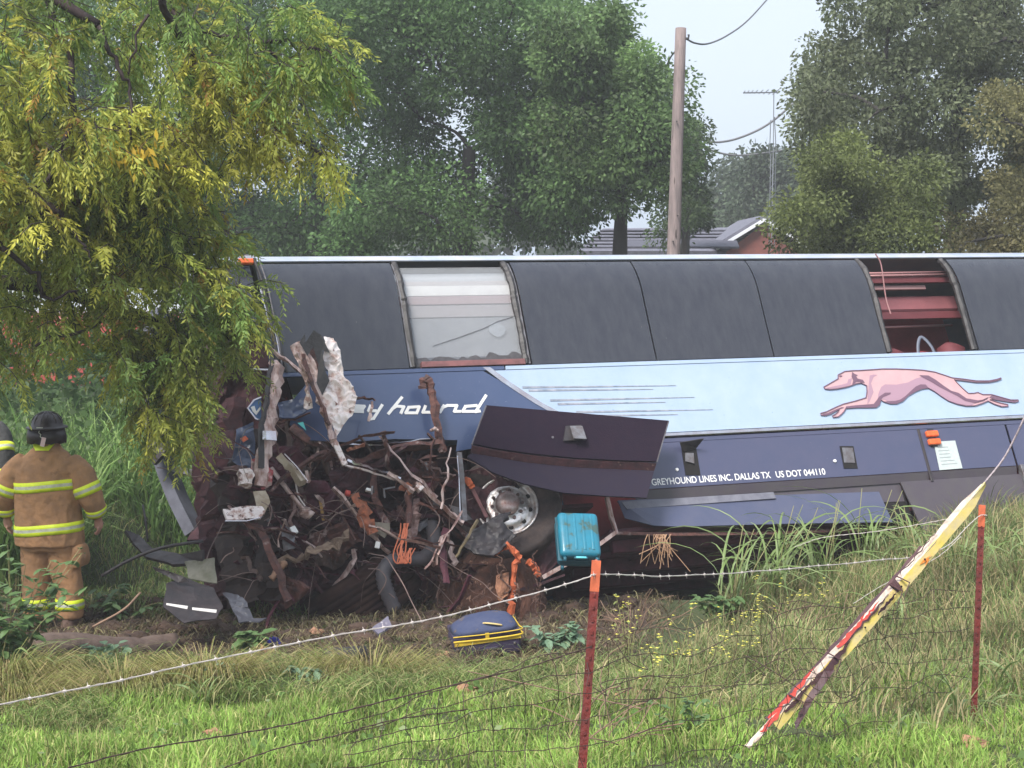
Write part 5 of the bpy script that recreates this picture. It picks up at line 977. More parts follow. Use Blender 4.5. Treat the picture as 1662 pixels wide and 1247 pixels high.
# bushes closing the left under the hanging boughs
n = 16000; x = rng.uniform(-13, -2.5, n); y = rng.uniform(21, 27, n); z = rng.random(n) * (2.6 + .5 * np.sin(x * 1.3)); Ln = rng.uniform(.1, .2, n); k = ~((x > -8.4) & (x < -6.9) & (z > 2.0)); 
tag(fast('dense_undergrowth', leaves(np.stack([x, y, z], 1)[k], Ln[k], Ln[k] * .6, rng.normal(size=(k.sum(), 3)) + np.array([0, -.3, -.5])), 4, LEAF, None, mixcol(k.sum(), (.05, .095, .03), (.09, .15, .05), .35)), 'dense green undergrowth below the hanging boughs on the left', 'bushes', kind='stuff')
# litter over the mud
n = 17000; x = rng.uniform(-5, 1.6, n); y = rng.uniform(10.8, 14.6, n); k = rng.random(n) < mudmask(x, y) + .12; x, y = x[k], y[k]; n = len(x)
blades('ground_litter', x, y, rng.uniform(.04, .22, n), rng.uniform(.004, .012, n), rng.uniform(1.25, 1.62, n), mixcol(n, (.10, .07, .045), (.25, .22, .11), .32), 'twigs, straw and torn bits strewn over the churned mud', 'litter', zoff=.012)
n = 1500; x = rng.uniform(-4.6, 1.4, n); y = rng.uniform(11.0, 14.2, n); k = rng.random(n) < mudmask(x, y); x, y = x[k], y[k]; n = len(x); Ln = rng.uniform(.02, .07, n)
tag(fast('torn_leaves', leaves(np.stack([x, y, gz(x, y) + .04], 1), Ln, Ln * .6, rng.normal(size=(n, 3)) * np.array([1, 1, .35])), 4, LEAF, None, mixcol(n, (.10, .14, .05), (.34, .27, .19), .35)), 'torn green and brown leaves scattered on the mud', 'leaves', kind='stuff')
# clods
random.seed(4); mb = MB(); ico = bmesh.new(); bmesh.ops.create_icosphere(ico, subdivisions=2, radius=1); iv = [v.co.copy() for v in ico.verts]; ifc = [[v.index for v in f.verts] for f in ico.faces]; ico.free()
for _ in range(420):
    x = random.uniform(-4.6, 1.2); y = random.uniform(10.6, 14.4)
    if random.random() > float(mudmask(x, y)): continue
    r = random.uniform(.012, .06) * (1.7 if y > 12.3 else 1); s = random.random() * 50
    mb.add([Vector((x, y, float(gz(x, y)) + r * .2)) + Vector((v.x * 1.2, v.y, v.z * .7)) * r * (1 + .5 * noise.noise(v * 1.6 + Vector((s, 0, 0)))) for v in iv], ifc)
tag(mb.build('clay_clods', MUD, None, True), 'loose clods of brown clay on the churned ground', 'soil', kind='stuff')

def ribbon(mb, pts, w, twist=0.):
    pts = [Vector(p) for p in pts]; n = len(pts); V = []
    for i, p in enumerate(pts):
        t = (pts[min(i + 1, n - 1)] - pts[max(i - 1, 0)]).normalized(); s = t.cross(Vector((0, 0, 1))); s = (s.normalized() if s.length > .05 else Vector((1, 0, 0))); nn = s.cross(t); k = i / (n - 1); ww = w * (.6 + 1.2 * k if k < .3 else .96 * (1 - (k - .3) / .7) ** .7 + .02)
        s = s * cos(twist * k) + nn * sin(twist * k); V += [p - s * ww / 2, p + nn * ww * .12, p + s * ww / 2]
    mb.add(V, [[3 * i + a, 3 * i + a + 1, 3 * i + a + 4, 3 * i + a + 3] for i in range(n - 1) for a in (0, 1)])
JG = mat('johnson_grass', (.16, .24, .06), .5, c2=(.24, .30, .13), scale=3, trans=.3); JG2 = mat('dry_stalk', (.30, .26, .12), .6, c2=(.20, .22, .08), scale=8, trans=.1); LG = mat('weed_leaf', (.085, .16, .05), .5, c2=(.14, .22, .085), scale=9, trans=.3); LG2 = mat('blue_green_leaf', (.13, .22, .14), .5, c2=(.20, .30, .18), scale=9, trans=.25)
def clump(name, base, nb, h, w, label, cat, grp, spread=.12, bias=(0, 0), m_=JG, stalks=3):
    o = empty(name, base, label, cat, grp)
    for k in range(stalks):
        d = Vector((random.gauss(bias[0] * .5, .16), random.gauss(0, .1), 1)).normalized(); p = Vector((random.gauss(0, spread * .5), random.gauss(0, spread * .4), -.03)); mb = MB(); mb.tube([p, p + d * h * .5, p + d * h * .85 + Vector((bias[0] * .1, 0, 0))], [.007, .005, .003], 5); mb.build('stalk', JG2, o, True)
    for k in range(nb):
        az = random.uniform(0, 2 * pi); d = Vector((cos(az) + bias[0], sin(az) + bias[1], 0)); L_ = h * random.uniform(.6, 1.2); p = Vector((random.gauss(0, spread), random.gauss(0, spread * .7), random.uniform(-.02, h * .3))); v = (Vector((0, 0, 1)) + d * random.uniform(.15, .45)).normalized(); pts = [p]
        for i in range(9): p = p + v * L_ / 9; v = (v + d.normalized() * .13 * random.uniform(.6, 1.4) + Vector((0, 0, -.21 * random.uniform(.6, 1.3)))).normalized(); pts.append(p)
        mb = MB(); ribbon(mb, pts, w * random.uniform(.7, 1.2), random.gauss(0, .8)); mb.build('blade', m_, o, True)
    return o
random.seed(12)
GG = 'tall arching grass clumps by the ditch'
for px, py, h, nb, bx, lb in ((1195, 1000, 1.0, 22, .5, 'arching tall grass clump at the left end of the ditch-side row, before the dark underside'), (1262, 985, 1.15, 24, .4, 'arching tall grass clump, second from the left, before the dark underside'), (1335, 968, 1.1, 24, .1, 'arching tall grass clump under the middle of the lowest blue skirt panel'), (1405, 945, 1.1, 26, .5, 'broad arching grass clump in front of the skirt notch'), (1475, 925, .8, 18, -.3, 'shorter arching grass clump right of the skirt notch')):
    clump('tall_grass', G(px, py), nb, h, .022, lb, 'grass', GG, .09, (bx, 0))
clump('tall_grass', G(1548, 1185), 12, .42, .020, 'broad-bladed grass clump at the foot of the right fence post', 'grass', None, .04, (.5, 0)); clump('tall_grass', G(1590, 1175), 9, .32, .018, 'thin grass clump arching away just right of the right fence post', 'grass', None, .04, (.8, 0))
clump('tall_grass', G(1465, 1215), 9, .3, .018, 'low broad-bladed grass clump between the leaning guard and right post', 'grass', None, .05); clump('tall_grass', G(335, 1150), 9, .34, .018, 'pale broad-bladed grass tuft at the verge below the log', 'grass', None, .03, (.4, -.4))
clump('tall_grass', G(40, 1120), 14, .5, .016, 'long grass tuft lying over the bank at the lower left edge', 'grass', None, .1, (1.3, -.2), stalks=1)
def plant(base, n, h, spread, leaf, label, m_=LG, cat='plant', grp=None, name='leafy_weed', fl=None):
    o = empty(name, base, label, cat, grp); 
    for k in range(n):
        d = Vector((random.gauss(0, spread), random.gauss(0, spread * .6), 0)); t = Vector((d.x, d.y, h * random.uniform(.5, 1.05))); BIG = leaf >= .10; q = smoothpts([Vector((d.x * .15, d.y * .15, -.03)), t * .5 + Vector((0, 0, .04)), t], 4); mb = MB(); mb.tube(q, [.005 * (1 - .6 * i / len(q)) for i in range(len(q))], 4); mb.build('stem', JG2, o, True); lf = MB()
        for p in q[2:] * (2 if not fl else 1):
            az = random.uniform(0, 2 * pi); e = Vector((cos(az), sin(az), random.uniform(-.5, .4))).normalized(); L_ = leaf * random.uniform(.6, 1.2); s = e.cross(Vector((0, 0, 1))).normalized() * L_ * .3; dn = Vector((0, 0, -L_ * .25))
            lf.add([p, p + e * L_ * .35 + s, p + e * L_ * .75 + s * .8 + dn * .4, p + e * L_ + dn, p + e * L_ * .75 - s * .8 + dn * .4, p + e * L_ * .35 - s, p + e * L_ * .5 + Vector((0, 0, -.1 * L_))], [[0, 1, 6], [1, 2, 6], [2, 3, 6], [3, 4, 6], [4, 5, 6], [5, 0, 6]])
            if BIG: lf.build('leaf', m_, o); lf = MB()
        if not BIG: tag(lf.build('leaf_cluster', m_, o), kind='stuff')
        if fl:
            b = MB()
            for _ in range(4):
                c = q[-1] + Vector((random.gauss(0, .015), random.gauss(0, .015), random.gauss(-.01, .02)))
                for a in range(4): u = Vector((cos(a * pi / 2), sin(a * pi / 2), .35)) * .010; w_ = Vector((-sin(a * pi / 2), cos(a * pi / 2), 0)) * .006; b.add([c, c + u * .7 + w_, c + u * 1.3, c + u * .7 - w_], [[0, 1, 2, 3]])
            b.build('blossom', fl, o)
    return o
plant(P(20, 1075, 11.3), 22, .85, .30, .10, 'leafy green bush at the left edge in front of the firefighter leg'); plant(P(-10, 1090, 11.0), 12, .6, .22, .11, 'dark leafy weed below the left edge bush'); plant(G(168, 1082), 7, .20, .08, .10, 'small pale leafy weed growing before the log', LG2)
plant(G(345, 1118), 10, .16, .12, .09, 'blue-green spreading weed under the barbed wire, lower left', LG2); plant(G(505, 1108), 7, .12, .10, .07, 'small blue-green weed at the edge of the mud below the black pipe', LG2); plant(G(583, 1112), 6, .14, .10, .07, 'small green weed rising from the flattened grass under the wire', LG)
plant(G(905, 1065), 9, .28, .12, .11, 'broad-leaved weed just right of the navy suitcase', LG2); plant(G(195, 1010), 9, .32, .14, .10, 'green weed beside the firefighter boot', LG); plant(G(402, 1060), 6, .18, .05, .15, 'broad green leaves standing beside the blue cloth', LG)
plant(G(388, 985), 16, .35, .16, .06, 'yellow-green vine shrub at the foot of the torn coach nose', mat('yellow_green_leaf', (.16, .18, .03), .5, c2=(.10, .13, .02), scale=9, trans=.3)); plant(G(1165, 1010), 8, .3, .14, .10, 'green leafy weed in the shade below the coach underside', LG); plant(G(1110, 1200), 6, .25, .1, .05, 'thin green weed among the fence wires')
n = 1500; x = rng.uniform(-3.9, 4.2, n); y = rng.uniform(7, 11.5, n); k = patch(x, y, 1.9, 33.) > .12; x, y = x[k], y[k]; n = len(x); Ln = rng.uniform(.03, .07, n)
tag(fast('clover_leaves', leaves(np.stack([x, y, gz(x, y) + rng.uniform(.04, .11, n)], 1), Ln, Ln * .7, rng.normal(size=(n, 3)) * np.array([1, 1, .3])), 4, LEAF, None, mixcol(n, (.15, .26, .07), (.30, .36, .18), .3)), 'broad clover and dock leaves scattered in the bright verge', 'leaves', kind='stuff')
for px, py, h in ((1235, 930, .9), (1300, 915, .8), (1530, 905, .6), (1575, 900, .7), (1620, 880, .6), (1655, 910, .7), (1440, 990, .5), (1640, 1090, .5)):
    clump('tall_grass', G(px, py + 40), 14, h, .018, 'tall grass clump standing in the rough bank at %s' % {1235: 'the centre right of the ditch, paler than its neighbours', 1300: 'the foot of the skirt panel, behind the arching row', 1530: 'the coach edge just left of the right post', 1575: 'the coach edge directly behind the right post', 1620: 'the coach edge right of the right post', 1655: 'the far right edge, beside the bare soil', 1440: 'the middle of the bank behind the guard', 1640: 'the right edge below the bare soil'}[px], 'grass', None, .10, (random.uniform(-.3, .5), 0))
YF = mat('yellow_petals', (.75, .68, .12), .5, trans=.2)
random.seed(31)
for i, (px, py, h, lb) in enumerate(((1040, 1170, .62, 'left of the group, near the left post'), (1085, 1190, .75, 'lowest and tallest of the group'), (1130, 1150, .6, 'in the middle of the group'), (1170, 1130, .55, 'half hidden by the wire mesh'), (1200, 1090, .6, 'just right of the middle'), (1235, 1060, .62, 'rising against the dark grass'), (1265, 1040, .5, 'right of the group'), (1020, 1080, .55, 'behind the left post'), (1340, 1020, .45, 'furthest right and highest'))):
    plant(G(px, py), 6, h, .09, .035, 'thin yellow-flowering weed ' + lb, mat('olive_leaf', (.17, .20, .06), .5, trans=.25), grp='yellow-flowering weeds by the fence', name='flowering_weed', fl=YF)
random.seed(9)
for px, py, h, n_, lb in ((1035, 1035, .5, 16, 'tangled brown dead stems at the left end of the dark underside'), (1290, 1040, .45, 14, 'dead brown stems leaning behind the wire mesh'), (970, 1225, .55, 14, 'reddish dry stalks at the foot of the left fence post'), (1100, 870, .0, 0, '')):
    if not n_: continue
    o = empty('dead_weed', G(px, py), lb, 'weed')
    for k in range(n_):
        p = Vector((random.gauss(0, .12), random.gauss(0, .1), -.02)); d = Vector((random.gauss(.2, .5), random.gauss(0, .4), 1)).normalized(); q = [p]
        for i in range(5): q.append(q[-1] + d * h * random.uniform(.12, .3)); d = (d + Vector((random.gauss(0, .4), random.gauss(0, .3), -.12))).normalized()
        mb = MB(); mb.tube(smoothpts(q, 3), .0035, 4, False); mb.build('stem', mat('dead_stem', (.24, .15, .10), .8, c2=(.14, .09, .06), scale=6), o)
# straw caught under the bay sill
o = empty('straw_tuft', P(1075, 866, 14.7), 'dry straw hanging from the bent edge under the pale skirt panel', 'straw')
for k in range(22):
    a = Vector((random.gauss(0, .07), -.05, 0)); mb = MB(); mb.tube(smoothpts([a, a + Vector((random.gauss(0, .03), -.03, -.08)), a + Vector((random.gauss(0, .12), -.03, -random.uniform(.15, .36)))], 3), .004, 3, False); mb.build('straw', mat('dry_straw', (.34, .20, .12), .8), o)

# ------------------------------------------------------------------ fence
def FD(px): return 5.15 + px * .00165 + max(0, px - 960) * .00275
def tpost(px0, y0, px1, y1, D, zb_, label):
    t = P(px0, y0, D); b_ = P(px1, y1, D); d = (b_ - t); L_ = (t.z - zb_) / max(.01, -(d.normalized().z)); d.normalize(); base = t + d * (L_ + .25)
    o = empty('fence_post', base, label, 'fence post', 'steel fence posts'); up = -d; s = up.cross(Vector((0, 1, 0))).normalized(); fr = s.cross(up); s = -s
    def sect(name, a, b, m_, g=0.):
        mb = MB(); A = up * a; B = up * b; f_ = .019 + g; th = .0035 + g
        for (u0, u1, v0, v1) in ((-f_, f_, -.004 - g, .004 + g), (-.004 - g, .004 + g, .004, .034 + g)):
            V = [X + s * u + fr * v for X in (A, B) for u, v in ((u0, v0), (u1, v0), (u1, v1), (u0, v1))]
            mb.add(V, [[0, 1, 2, 3], [4, 7, 6, 5], [0, 4, 5, 1], [1, 5, 6, 2], [2, 6, 7, 3], [3, 7, 4, 0]])
        return mb.build(name, m_, o)
    T = L_ + .25; sect('shaft', 0, T - .135, POSTM); sect('painted_top', T - .135, T, POSTT, .0012)
    mb = MB()
    for k in range(int((T - .3) / .055)):
        c = up * (.25 + k * .055); mb.box(c - fr * .007, (.010, .007, .014))
    tag(mb.build('studs', POSTM, o), kind='stuff')
    return o
tpost(968, 910, 945, 1247, FD(960), .60, 'steel fence post nearest the camera, below the turquoise suitcase'); tpost(1594, 820, 1580, 1170, FD(1590), .27, 'steel fence post at the right, beside the leaning yellow guard')
def barbwire(name, pts, label, r=.0024, barbs=True, m_=BARB):
    O = P(*pts[0]); q = smoothpts([P(*p) - O for p in pts], 10); q = [p + Vector((0, 0, .006 * noise.noise(p * 3))) for p in q]; o = empty(name, O, label, 'wire')
    mb = MB(); mb.tube(q, r, 5); 
    mb2 = MB(); mb2.tube([p + Vector((0, .002 * sin(i * 2.), .0035 * cos(i * 2.))) for i, p in enumerate(q)], r * .8, 4); mb.add(mb2.v, mb2.f); mb.build('strand', m_, o)
    if barbs:
        L_ = 0; nx_ = .05
        for a, b in zip(q[:-1], q[1:]):
            L_ += (b - a).length
            if L_ > nx_:
                nx_ += .125; t = (b - a).normalized(); mb = MB(); u = t.orthogonal().normalized(); mb.tube([a - t * .006, a + t * .006], r * 2.2, 5)
                for th in (.4, 2.0, 3.5, 5.1): dd = (u * cos(th) + t.cross(u) * sin(th)); mb.tube([a, a + dd * .016], [.0013, .0005], 3)
                mb.build('barb', m_, o)
    return o
barbwire('barbed_wire', [(-80, 1163, FD(-80)), (0, 1145, FD(0)), (180, 1107, FD(180)), (350, 1070, FD(350)), (540, 1033, FD(540)), (700, 1004, FD(700)), (850, 968, FD(850)), (958, 936, FD(958) - .03)], 'pale barbed wire running from the left edge up to the near post')
barbwire('barbed_wire', [(958, 936, FD(958) - .03), (975, 933, FD(975) - .03), (1100, 935, FD(1100)), (1250, 926, FD(1250)), (1400, 912, FD(1400)), (1500, 904, FD(1500))], 'pale barbed wire from the near post to the leaning yellow guard')
barbwire('barbed_wire', [(1500, 904, FD(1500)), (1540, 885, FD(1540)), (1570, 855, FD(1570)), (1590, 838, FD(1590) - .03), (1602, 837, FD(1590))], 'short slack barbed wire from the guard up to the right post top', barbs=False)
barbwire('slack_wire', [(1385, 980, 9.6), (1450, 940, 9.6), (1520, 905, 9.5), (1560, 870, 9.5)], 'thin slack wire crossing behind the leaning guard', .0015, False); barbwire('slack_wire', [(1290, 888, 10.4), (1340, 872, 10.3), (1420, 862, 10.2), (1500, 850, 10.1), (1560, 838, 10)], 'thin pale wire in front of the skirt notch, behind the tall grass', .0015, False)
barbwire('rusty_wire', [(60, 1262, 5.3), (240, 1215, 5.6), (420, 1185, 5.9), (560, 1155, 6.1), (700, 1120, 6.3), (850, 1085, 6.5), (960, 1050, 6.7)], 'rusty twisted wire low across the bright grass on the left', .0026, False, WIREM)
barbwire('rusty_wire', [(330, 1262, 5.8), (450, 1215, 5.9), (540, 1195, 6.05), (640, 1170, 6.2), (760, 1150, 6.4)], 'lowest rusty wire at the bottom of the view, left of the post', .0022, False, WIREM)
def mesh_fence():
    o = empty('woven_wire_fence', P(957, 1247, FD(957)), 'crumpled rusty woven wire mesh sagging between the two red posts', 'fence'); O = Vector(o.location)
    tops = [(560, 1175), (700, 1125), (850, 1078), (957, 1050), (1000, 1035), (1150, 1003), (1300, 985), (1450, 972), (1530, 965), (1580, 960)]
    def top(x): return np.interp(x, [t[0] for t in tops], [t[1] for t in tops])
    def bot(x): return np.interp(x, [560, 957, 1200, 1580], [1300, 1340, 1300, 1200])
    def pt(x, v):
        y = top(x) + (bot(x) - top(x)) * v; q = Vector((x * .012, v * 3.1, 0)); right = sm(1000, 1250, x)
        dx = noise.noise(q) * (16 + 20 * right) + noise.noise(q * 3.1) * 7; dy = noise.noise(q + Vector((7, 3, 1))) * (12 + 14 * right); dD = noise.noise(q + Vector((1, 8, 4))) * .22
        return P(x - 30 * right * v + dx, y + dy, FD(x) + dD) - O
    xs = list(np.arange(570, 957, 47)) + list(np.arange(985, 1180, 33)) + list(np.arange(1190, 1578, 19))
    for x in xs:
        mb = MB(); mb.tube([pt(x + 4 * noise.noise(Vector((x, v * 9, 0))), v) for v in np.linspace(0, 1, 16)], .0019, 4, False); mb.build('stay_wire', WIREM, o)
    for v in (0, .13, .26, .40, .55, .72, .9):
        mb = MB(); mb.tube([pt(x, v + .015 * noise.noise(Vector((x * .05, v * 5, 0)))) for x in np.arange(560, 1582, 9)], .0020, 4, False); mb.build('line_wire', WIREM, o)
    random.seed(77)
    for _ in range(16):     # loose bent ends
        x = random.uniform(1000, 1500); v = random.uniform(.0, .5); q = [pt(x, v)]; 
        for i in range(4): q.append(q[-1] + Vector((random.gauss(.0, .12), random.gauss(0, .05), random.gauss(-.02, .06))))
        mb = MB(); mb.tube(smoothpts(q, 4), .0024, 4, False); mb.build('loose_wire', WIREM, o)
mesh_fence()
# leaning yellow guard with its cable
def guard():
    B = G(1202, 1230); A = P(1597, 785, B.y + .75); o = empty('wire_guard', B, 'split yellow guard leaning over the fence, wrapped with red and dark tape', 'guard'); q = A - B; L_ = q.length; d = q.normalized(); vw = (Vector(CAM) - (A + B) / 2).normalized(); s = d.cross(vw).normalized(); f_ = s.cross(d)
    YM = mat('guard_yellow', (.72, .56, .12), .5, c2=(.62, .50, .28), scale=9, spot=(18, .66, (.25, .12, .06)), bump=.2); WM = mat('guard_white_edge', (.62, .54, .46), .6, c2=(.36, .27, .22), scale=22, bump=.5, stretch=(1, 1, .4)); RT = mat('red_tape', (.65, .06, .04), .5, c2=(.35, .05, .04), scale=25); DK = mat('dark_tape', (.05, .02, .03), .6, c2=(.09, .04, .04), scale=16)
    def c(t, u, v): bow = .015 * sin(t * pi); return d * L_ * t + s * (u * 1.38 + bow) + f_ * v * 1.3
    def strip_(name, t0, t1, u0, u1, v0, v1, m_, n_=14, jag=0.):
        V = []; 
        for i in range(n_ + 1):
            t = t0 + (t1 - t0) * i / n_; j1 = jag * random.uniform(-1, 1); w_ = min(1, .3 + (1 - t) * 9) if t > .9 else 1
            V += [c(t, (u0 + j1) * w_, v0), c(t, (u1 + jag * random.uniform(-1, 1)) * w_, v1)]
        ob = pyd(name, V, [[2 * i, 2 * i + 1, 2 * i + 3, 2 * i + 2] for i in range(n_)], m_, o); so = ob.modifiers.new('t', 'SOLIDIFY'); so.thickness = .006; return ob
    random.seed(3)
    strip_('yellow_face', .12, 1, .000, .036, .02, .0, YM, 26, .0015); strip_('white_edge', .03, .995, -.022, .000, -.004, .02, WM, 26, .003); strip_('back_splinter', .12, .75, -.034, -.018, -.02, -.004, DK, 22, .004)
    for t0, t1, u, w_, m_ in ((.26, .42, .004, .030, DK), (.38, .50, -.020, .020, RT), (.44, .55, -.012, .012, RT), (.08, .17, -.016, .022, RT), (.12, .30, -.028, .018, RT), (.40, .58, -.004, .009, DK), (.16, .27, .002, .018, DK), (.60, .625, -.024, .062, DK), (.52, .60, .016, .012, DK), (.64, .80, -.02, .004, DK)):
        n_ = 14; V = []
        for i in range(n_ + 1):
            k = i / n_; t = t0 + (t1 - t0) * k; ww = w_ * (sin(pi * min(1, k * 1.0 + .06)) ** .5) * random.uniform(.6, 1.15); uu = u + random.gauss(0, .0025); V += [c(t, uu, .026), c(t, uu + ww, .024 - .3 * max(0, uu + ww))]
        ob = pyd('wrapped_tape', V, [[2 * i, 2 * i + 1, 2 * i + 3, 2 * i + 2] for i in range(n_)], m_, o); so = ob.modifiers.new('t', 'SOLIDIFY'); so.thickness = .003
    for t in (.30, .47, .62, .72): MB().lathe([(.0001, .0), (.006, .0), (.006, -.004)], Matrix.Translation(c(t, .016, .022)) @ vw.to_track_quat('Z', 'Y').to_matrix().to_4x4(), 10).build('bolt_hole', HOLE, o)
    for t, m_ in ((.63, DK), (.60, DK), (.35, DK), (.2, DK)):
        q_ = [c(t, -.03, .03), c(t + .01, .03, .035), c(t - .02, .05, .02), c(t - .05 * random.random(), .06, .01)]; mb = MB(); mb.tube(q_, [.008, .008, .006, .003], 5, True, .5); mb.build('tape_end', m_, o)
    slab('torn_dark_sheet', [c(.31, .01, .02), c(.33, .035, .02), c(.24, .055, .02), c(.15, .085, .0), c(.16, .062, .0), c(.22, .035, .01)], .005, DK, o, 2, .02, 9, dirv=f_)
    slab('orange_mark', [c(.70, .014, .016), c(.73, .030, .008), c(.71, .034, .006), c(.73, .022, .012), c(.745, .026, .010), c(.715, .012, .017)], .003, mat('orange_mark', (.85, .25, .04), .5), o, dirv=f_)
    mb = MB(); V = smoothpts([c(.985, .0, -.004), P(1625, 750, B.y + .72) - B, P(1645, 715, B.y + .7) - B, P(1668, 665, B.y + .65) - B, P(1720, 540, B.y + .6) - B], 8); mb.tube(V, .006, 7)
    g2 = mb.build('guy_cable', mat('cable_grey', (.2, .15, .17), .5, c2=(.45, .38, .4), scale=60), o, True)
guard()

# ------------------------------------------------------------------ luggage and loose wreckage
def hardcase():
    TQ = mat('turquoise_shell', (.008, .19, .29), .45, c2=(.012, .14, .2), scale=8, spot=(9, .55, (.04, .09, .08)), coat=.3); TD = mat('turquoise_dark', (.008, .09, .13), .45)
    c = P(937, 876, 14.05); o = empty('hard_suitcase', c, 'turquoise hard suitcase with dirt smears perched above the near fence post', 'suitcase', rz=radians(6)); o.rotation_euler = (radians(-42), radians(3), radians(8)); o.scale = (1.05, 1.05, 1.05)
    def rb(name, c_, d_, m_, w, par=o): ob = MB().box(c_, d_).build(name, m_, par, True); b = ob.modifiers.new('b', 'BEVEL'); b.width = w; b.segments = 4; return ob
    # local: x width, z length (handle at the bottom end), y thickness, face towards -y
    rb('front_shell', (0, -.058, 0), (.36, .11, .44), TQ, .045); rb('back_shell', (0, .06, 0), (.36, .11, .44), TD, .045); rb('seam_frame', (0, 0, 0), (.366, .014, .446), TD, .006)
    for x in (-.11, -.037, .037, .11): rb('shell_rib', (x, -.114, .01), (.022, .010, .36), TQ, .004)
    hd = rb('handle', (0, -.075, -.235), (.12, .03, .022), TD, .008); rb('handle_grip', (0, -.09, -.236), (.09, .012, .02), mat('grip_pale', (.1, .45, .5), .5), .004, hd)
    for x in (-.13, .13): rb('latch', (x, -.02, -.226), (.03, .03, .016), SILVER, .004)
    for x in (-.14, .14):
        for y in (-.07, .07): MB().lathe([(.0001, -.012), (.022, -.012), (.024, 0), (.022, .012), (.0001, .012)], Matrix.Translation((x, y, -.245)) @ Matrix.Rotation(pi / 2, 4, 'Y'), 14).build('caster', TD, o, True)
hardcase()
def softcase():
    NV = mat('navy_canvas', (.03, .042, .10), .8, c2=(.045, .055, .11), scale=12, bump=.3, bscale=80, spot=(9, .60, (.10, .075, .06))); ND = mat('dark_violet_canvas', (.030, .02, .055), .8, c2=(.04, .03, .06), scale=12, bump=.3, bscale=80); YP = mat('yellow_piping', (.62, .44, .03), .55, c2=(.5, .33, .03), scale=20)
    g = G(793, 1066); o = empty('soft_suitcase', g, 'navy canvas suitcase with yellow trim lying in the mud', 'suitcase'); o.rotation_euler = (radians(4), radians(-5), radians(10))
    def rb(name, c_, d_, m_, w, par=o): ob = MB().box(c_, d_).build(name, m_, par, True); b = ob.modifiers.new('b', 'BEVEL'); b.width = w; b.segments = 4; return ob
    rb('body', (0, .17, .075), (.54, .36, .16), ND, .03); rb('lid_frame', (0, .17, .175), (.545, .37, .03), ND, .01); V, Fc = lofts([((0, .17, .19), (.27, 0, 0), (0, .18, 0), 4), ((.01, .18, .225), (.25, 0, 0), (0, .165, 0), 3.5), ((.03, .2, .265), (.19, 0, 0), (0, .13, 0), 3), ((.05, .21, .285), (.11, 0, 0), (0, .08, 0), 2.5), ((.05, .21, .29), (.02, 0, 0), (0, .02, 0), 2)], 32); MB().add(V, Fc).build('padded_lid', NV, o, True)
    for z in (.155, .195):
        mb = MB(); loop = [(-.27, -.012, z), (.0, -.02, z - .004), (.27, -.012, z), (.278, .1, z), (.275, .34, z)]; mb.tube(smoothpts(loop, 6), .008 if z < .18 else .005, 6); mb.build('piping', YP, o, True)
    slab('yellow_band', [(-.265, -.014, .148), (.27, -.014, .148), (.27, -.014, .125), (-.265, -.014, .118)], .004, YP, o)
    mb = MB(); mb.tube(smoothpts([(-.02, .08, .255), (.02, .04, .262), (.09, .02, .25), (.13, .03, .235)], 5), .012, 7, True, .5); mb.build('strap_handle', mat('tan_handle', (.5, .38, .16), .6), o, True)
    mb = MB(); mb.box((-.0, -.018, .17), (.03, .01, .06)); mb.build('zip_pull', YP, o)
    for x in (-.24, -.205, .215): MB().lathe([(.0001, .008), (.010, .006), (.012, 0)], Matrix.Translation((x, -.012, .09)) @ Matrix.Rotation(pi / 2, 4, 'X'), 8).build('stud', SILVER, o)
    rb('side_handle', (.02, -.015, .07), (.11, .015, .022), ND, .006)
softcase()
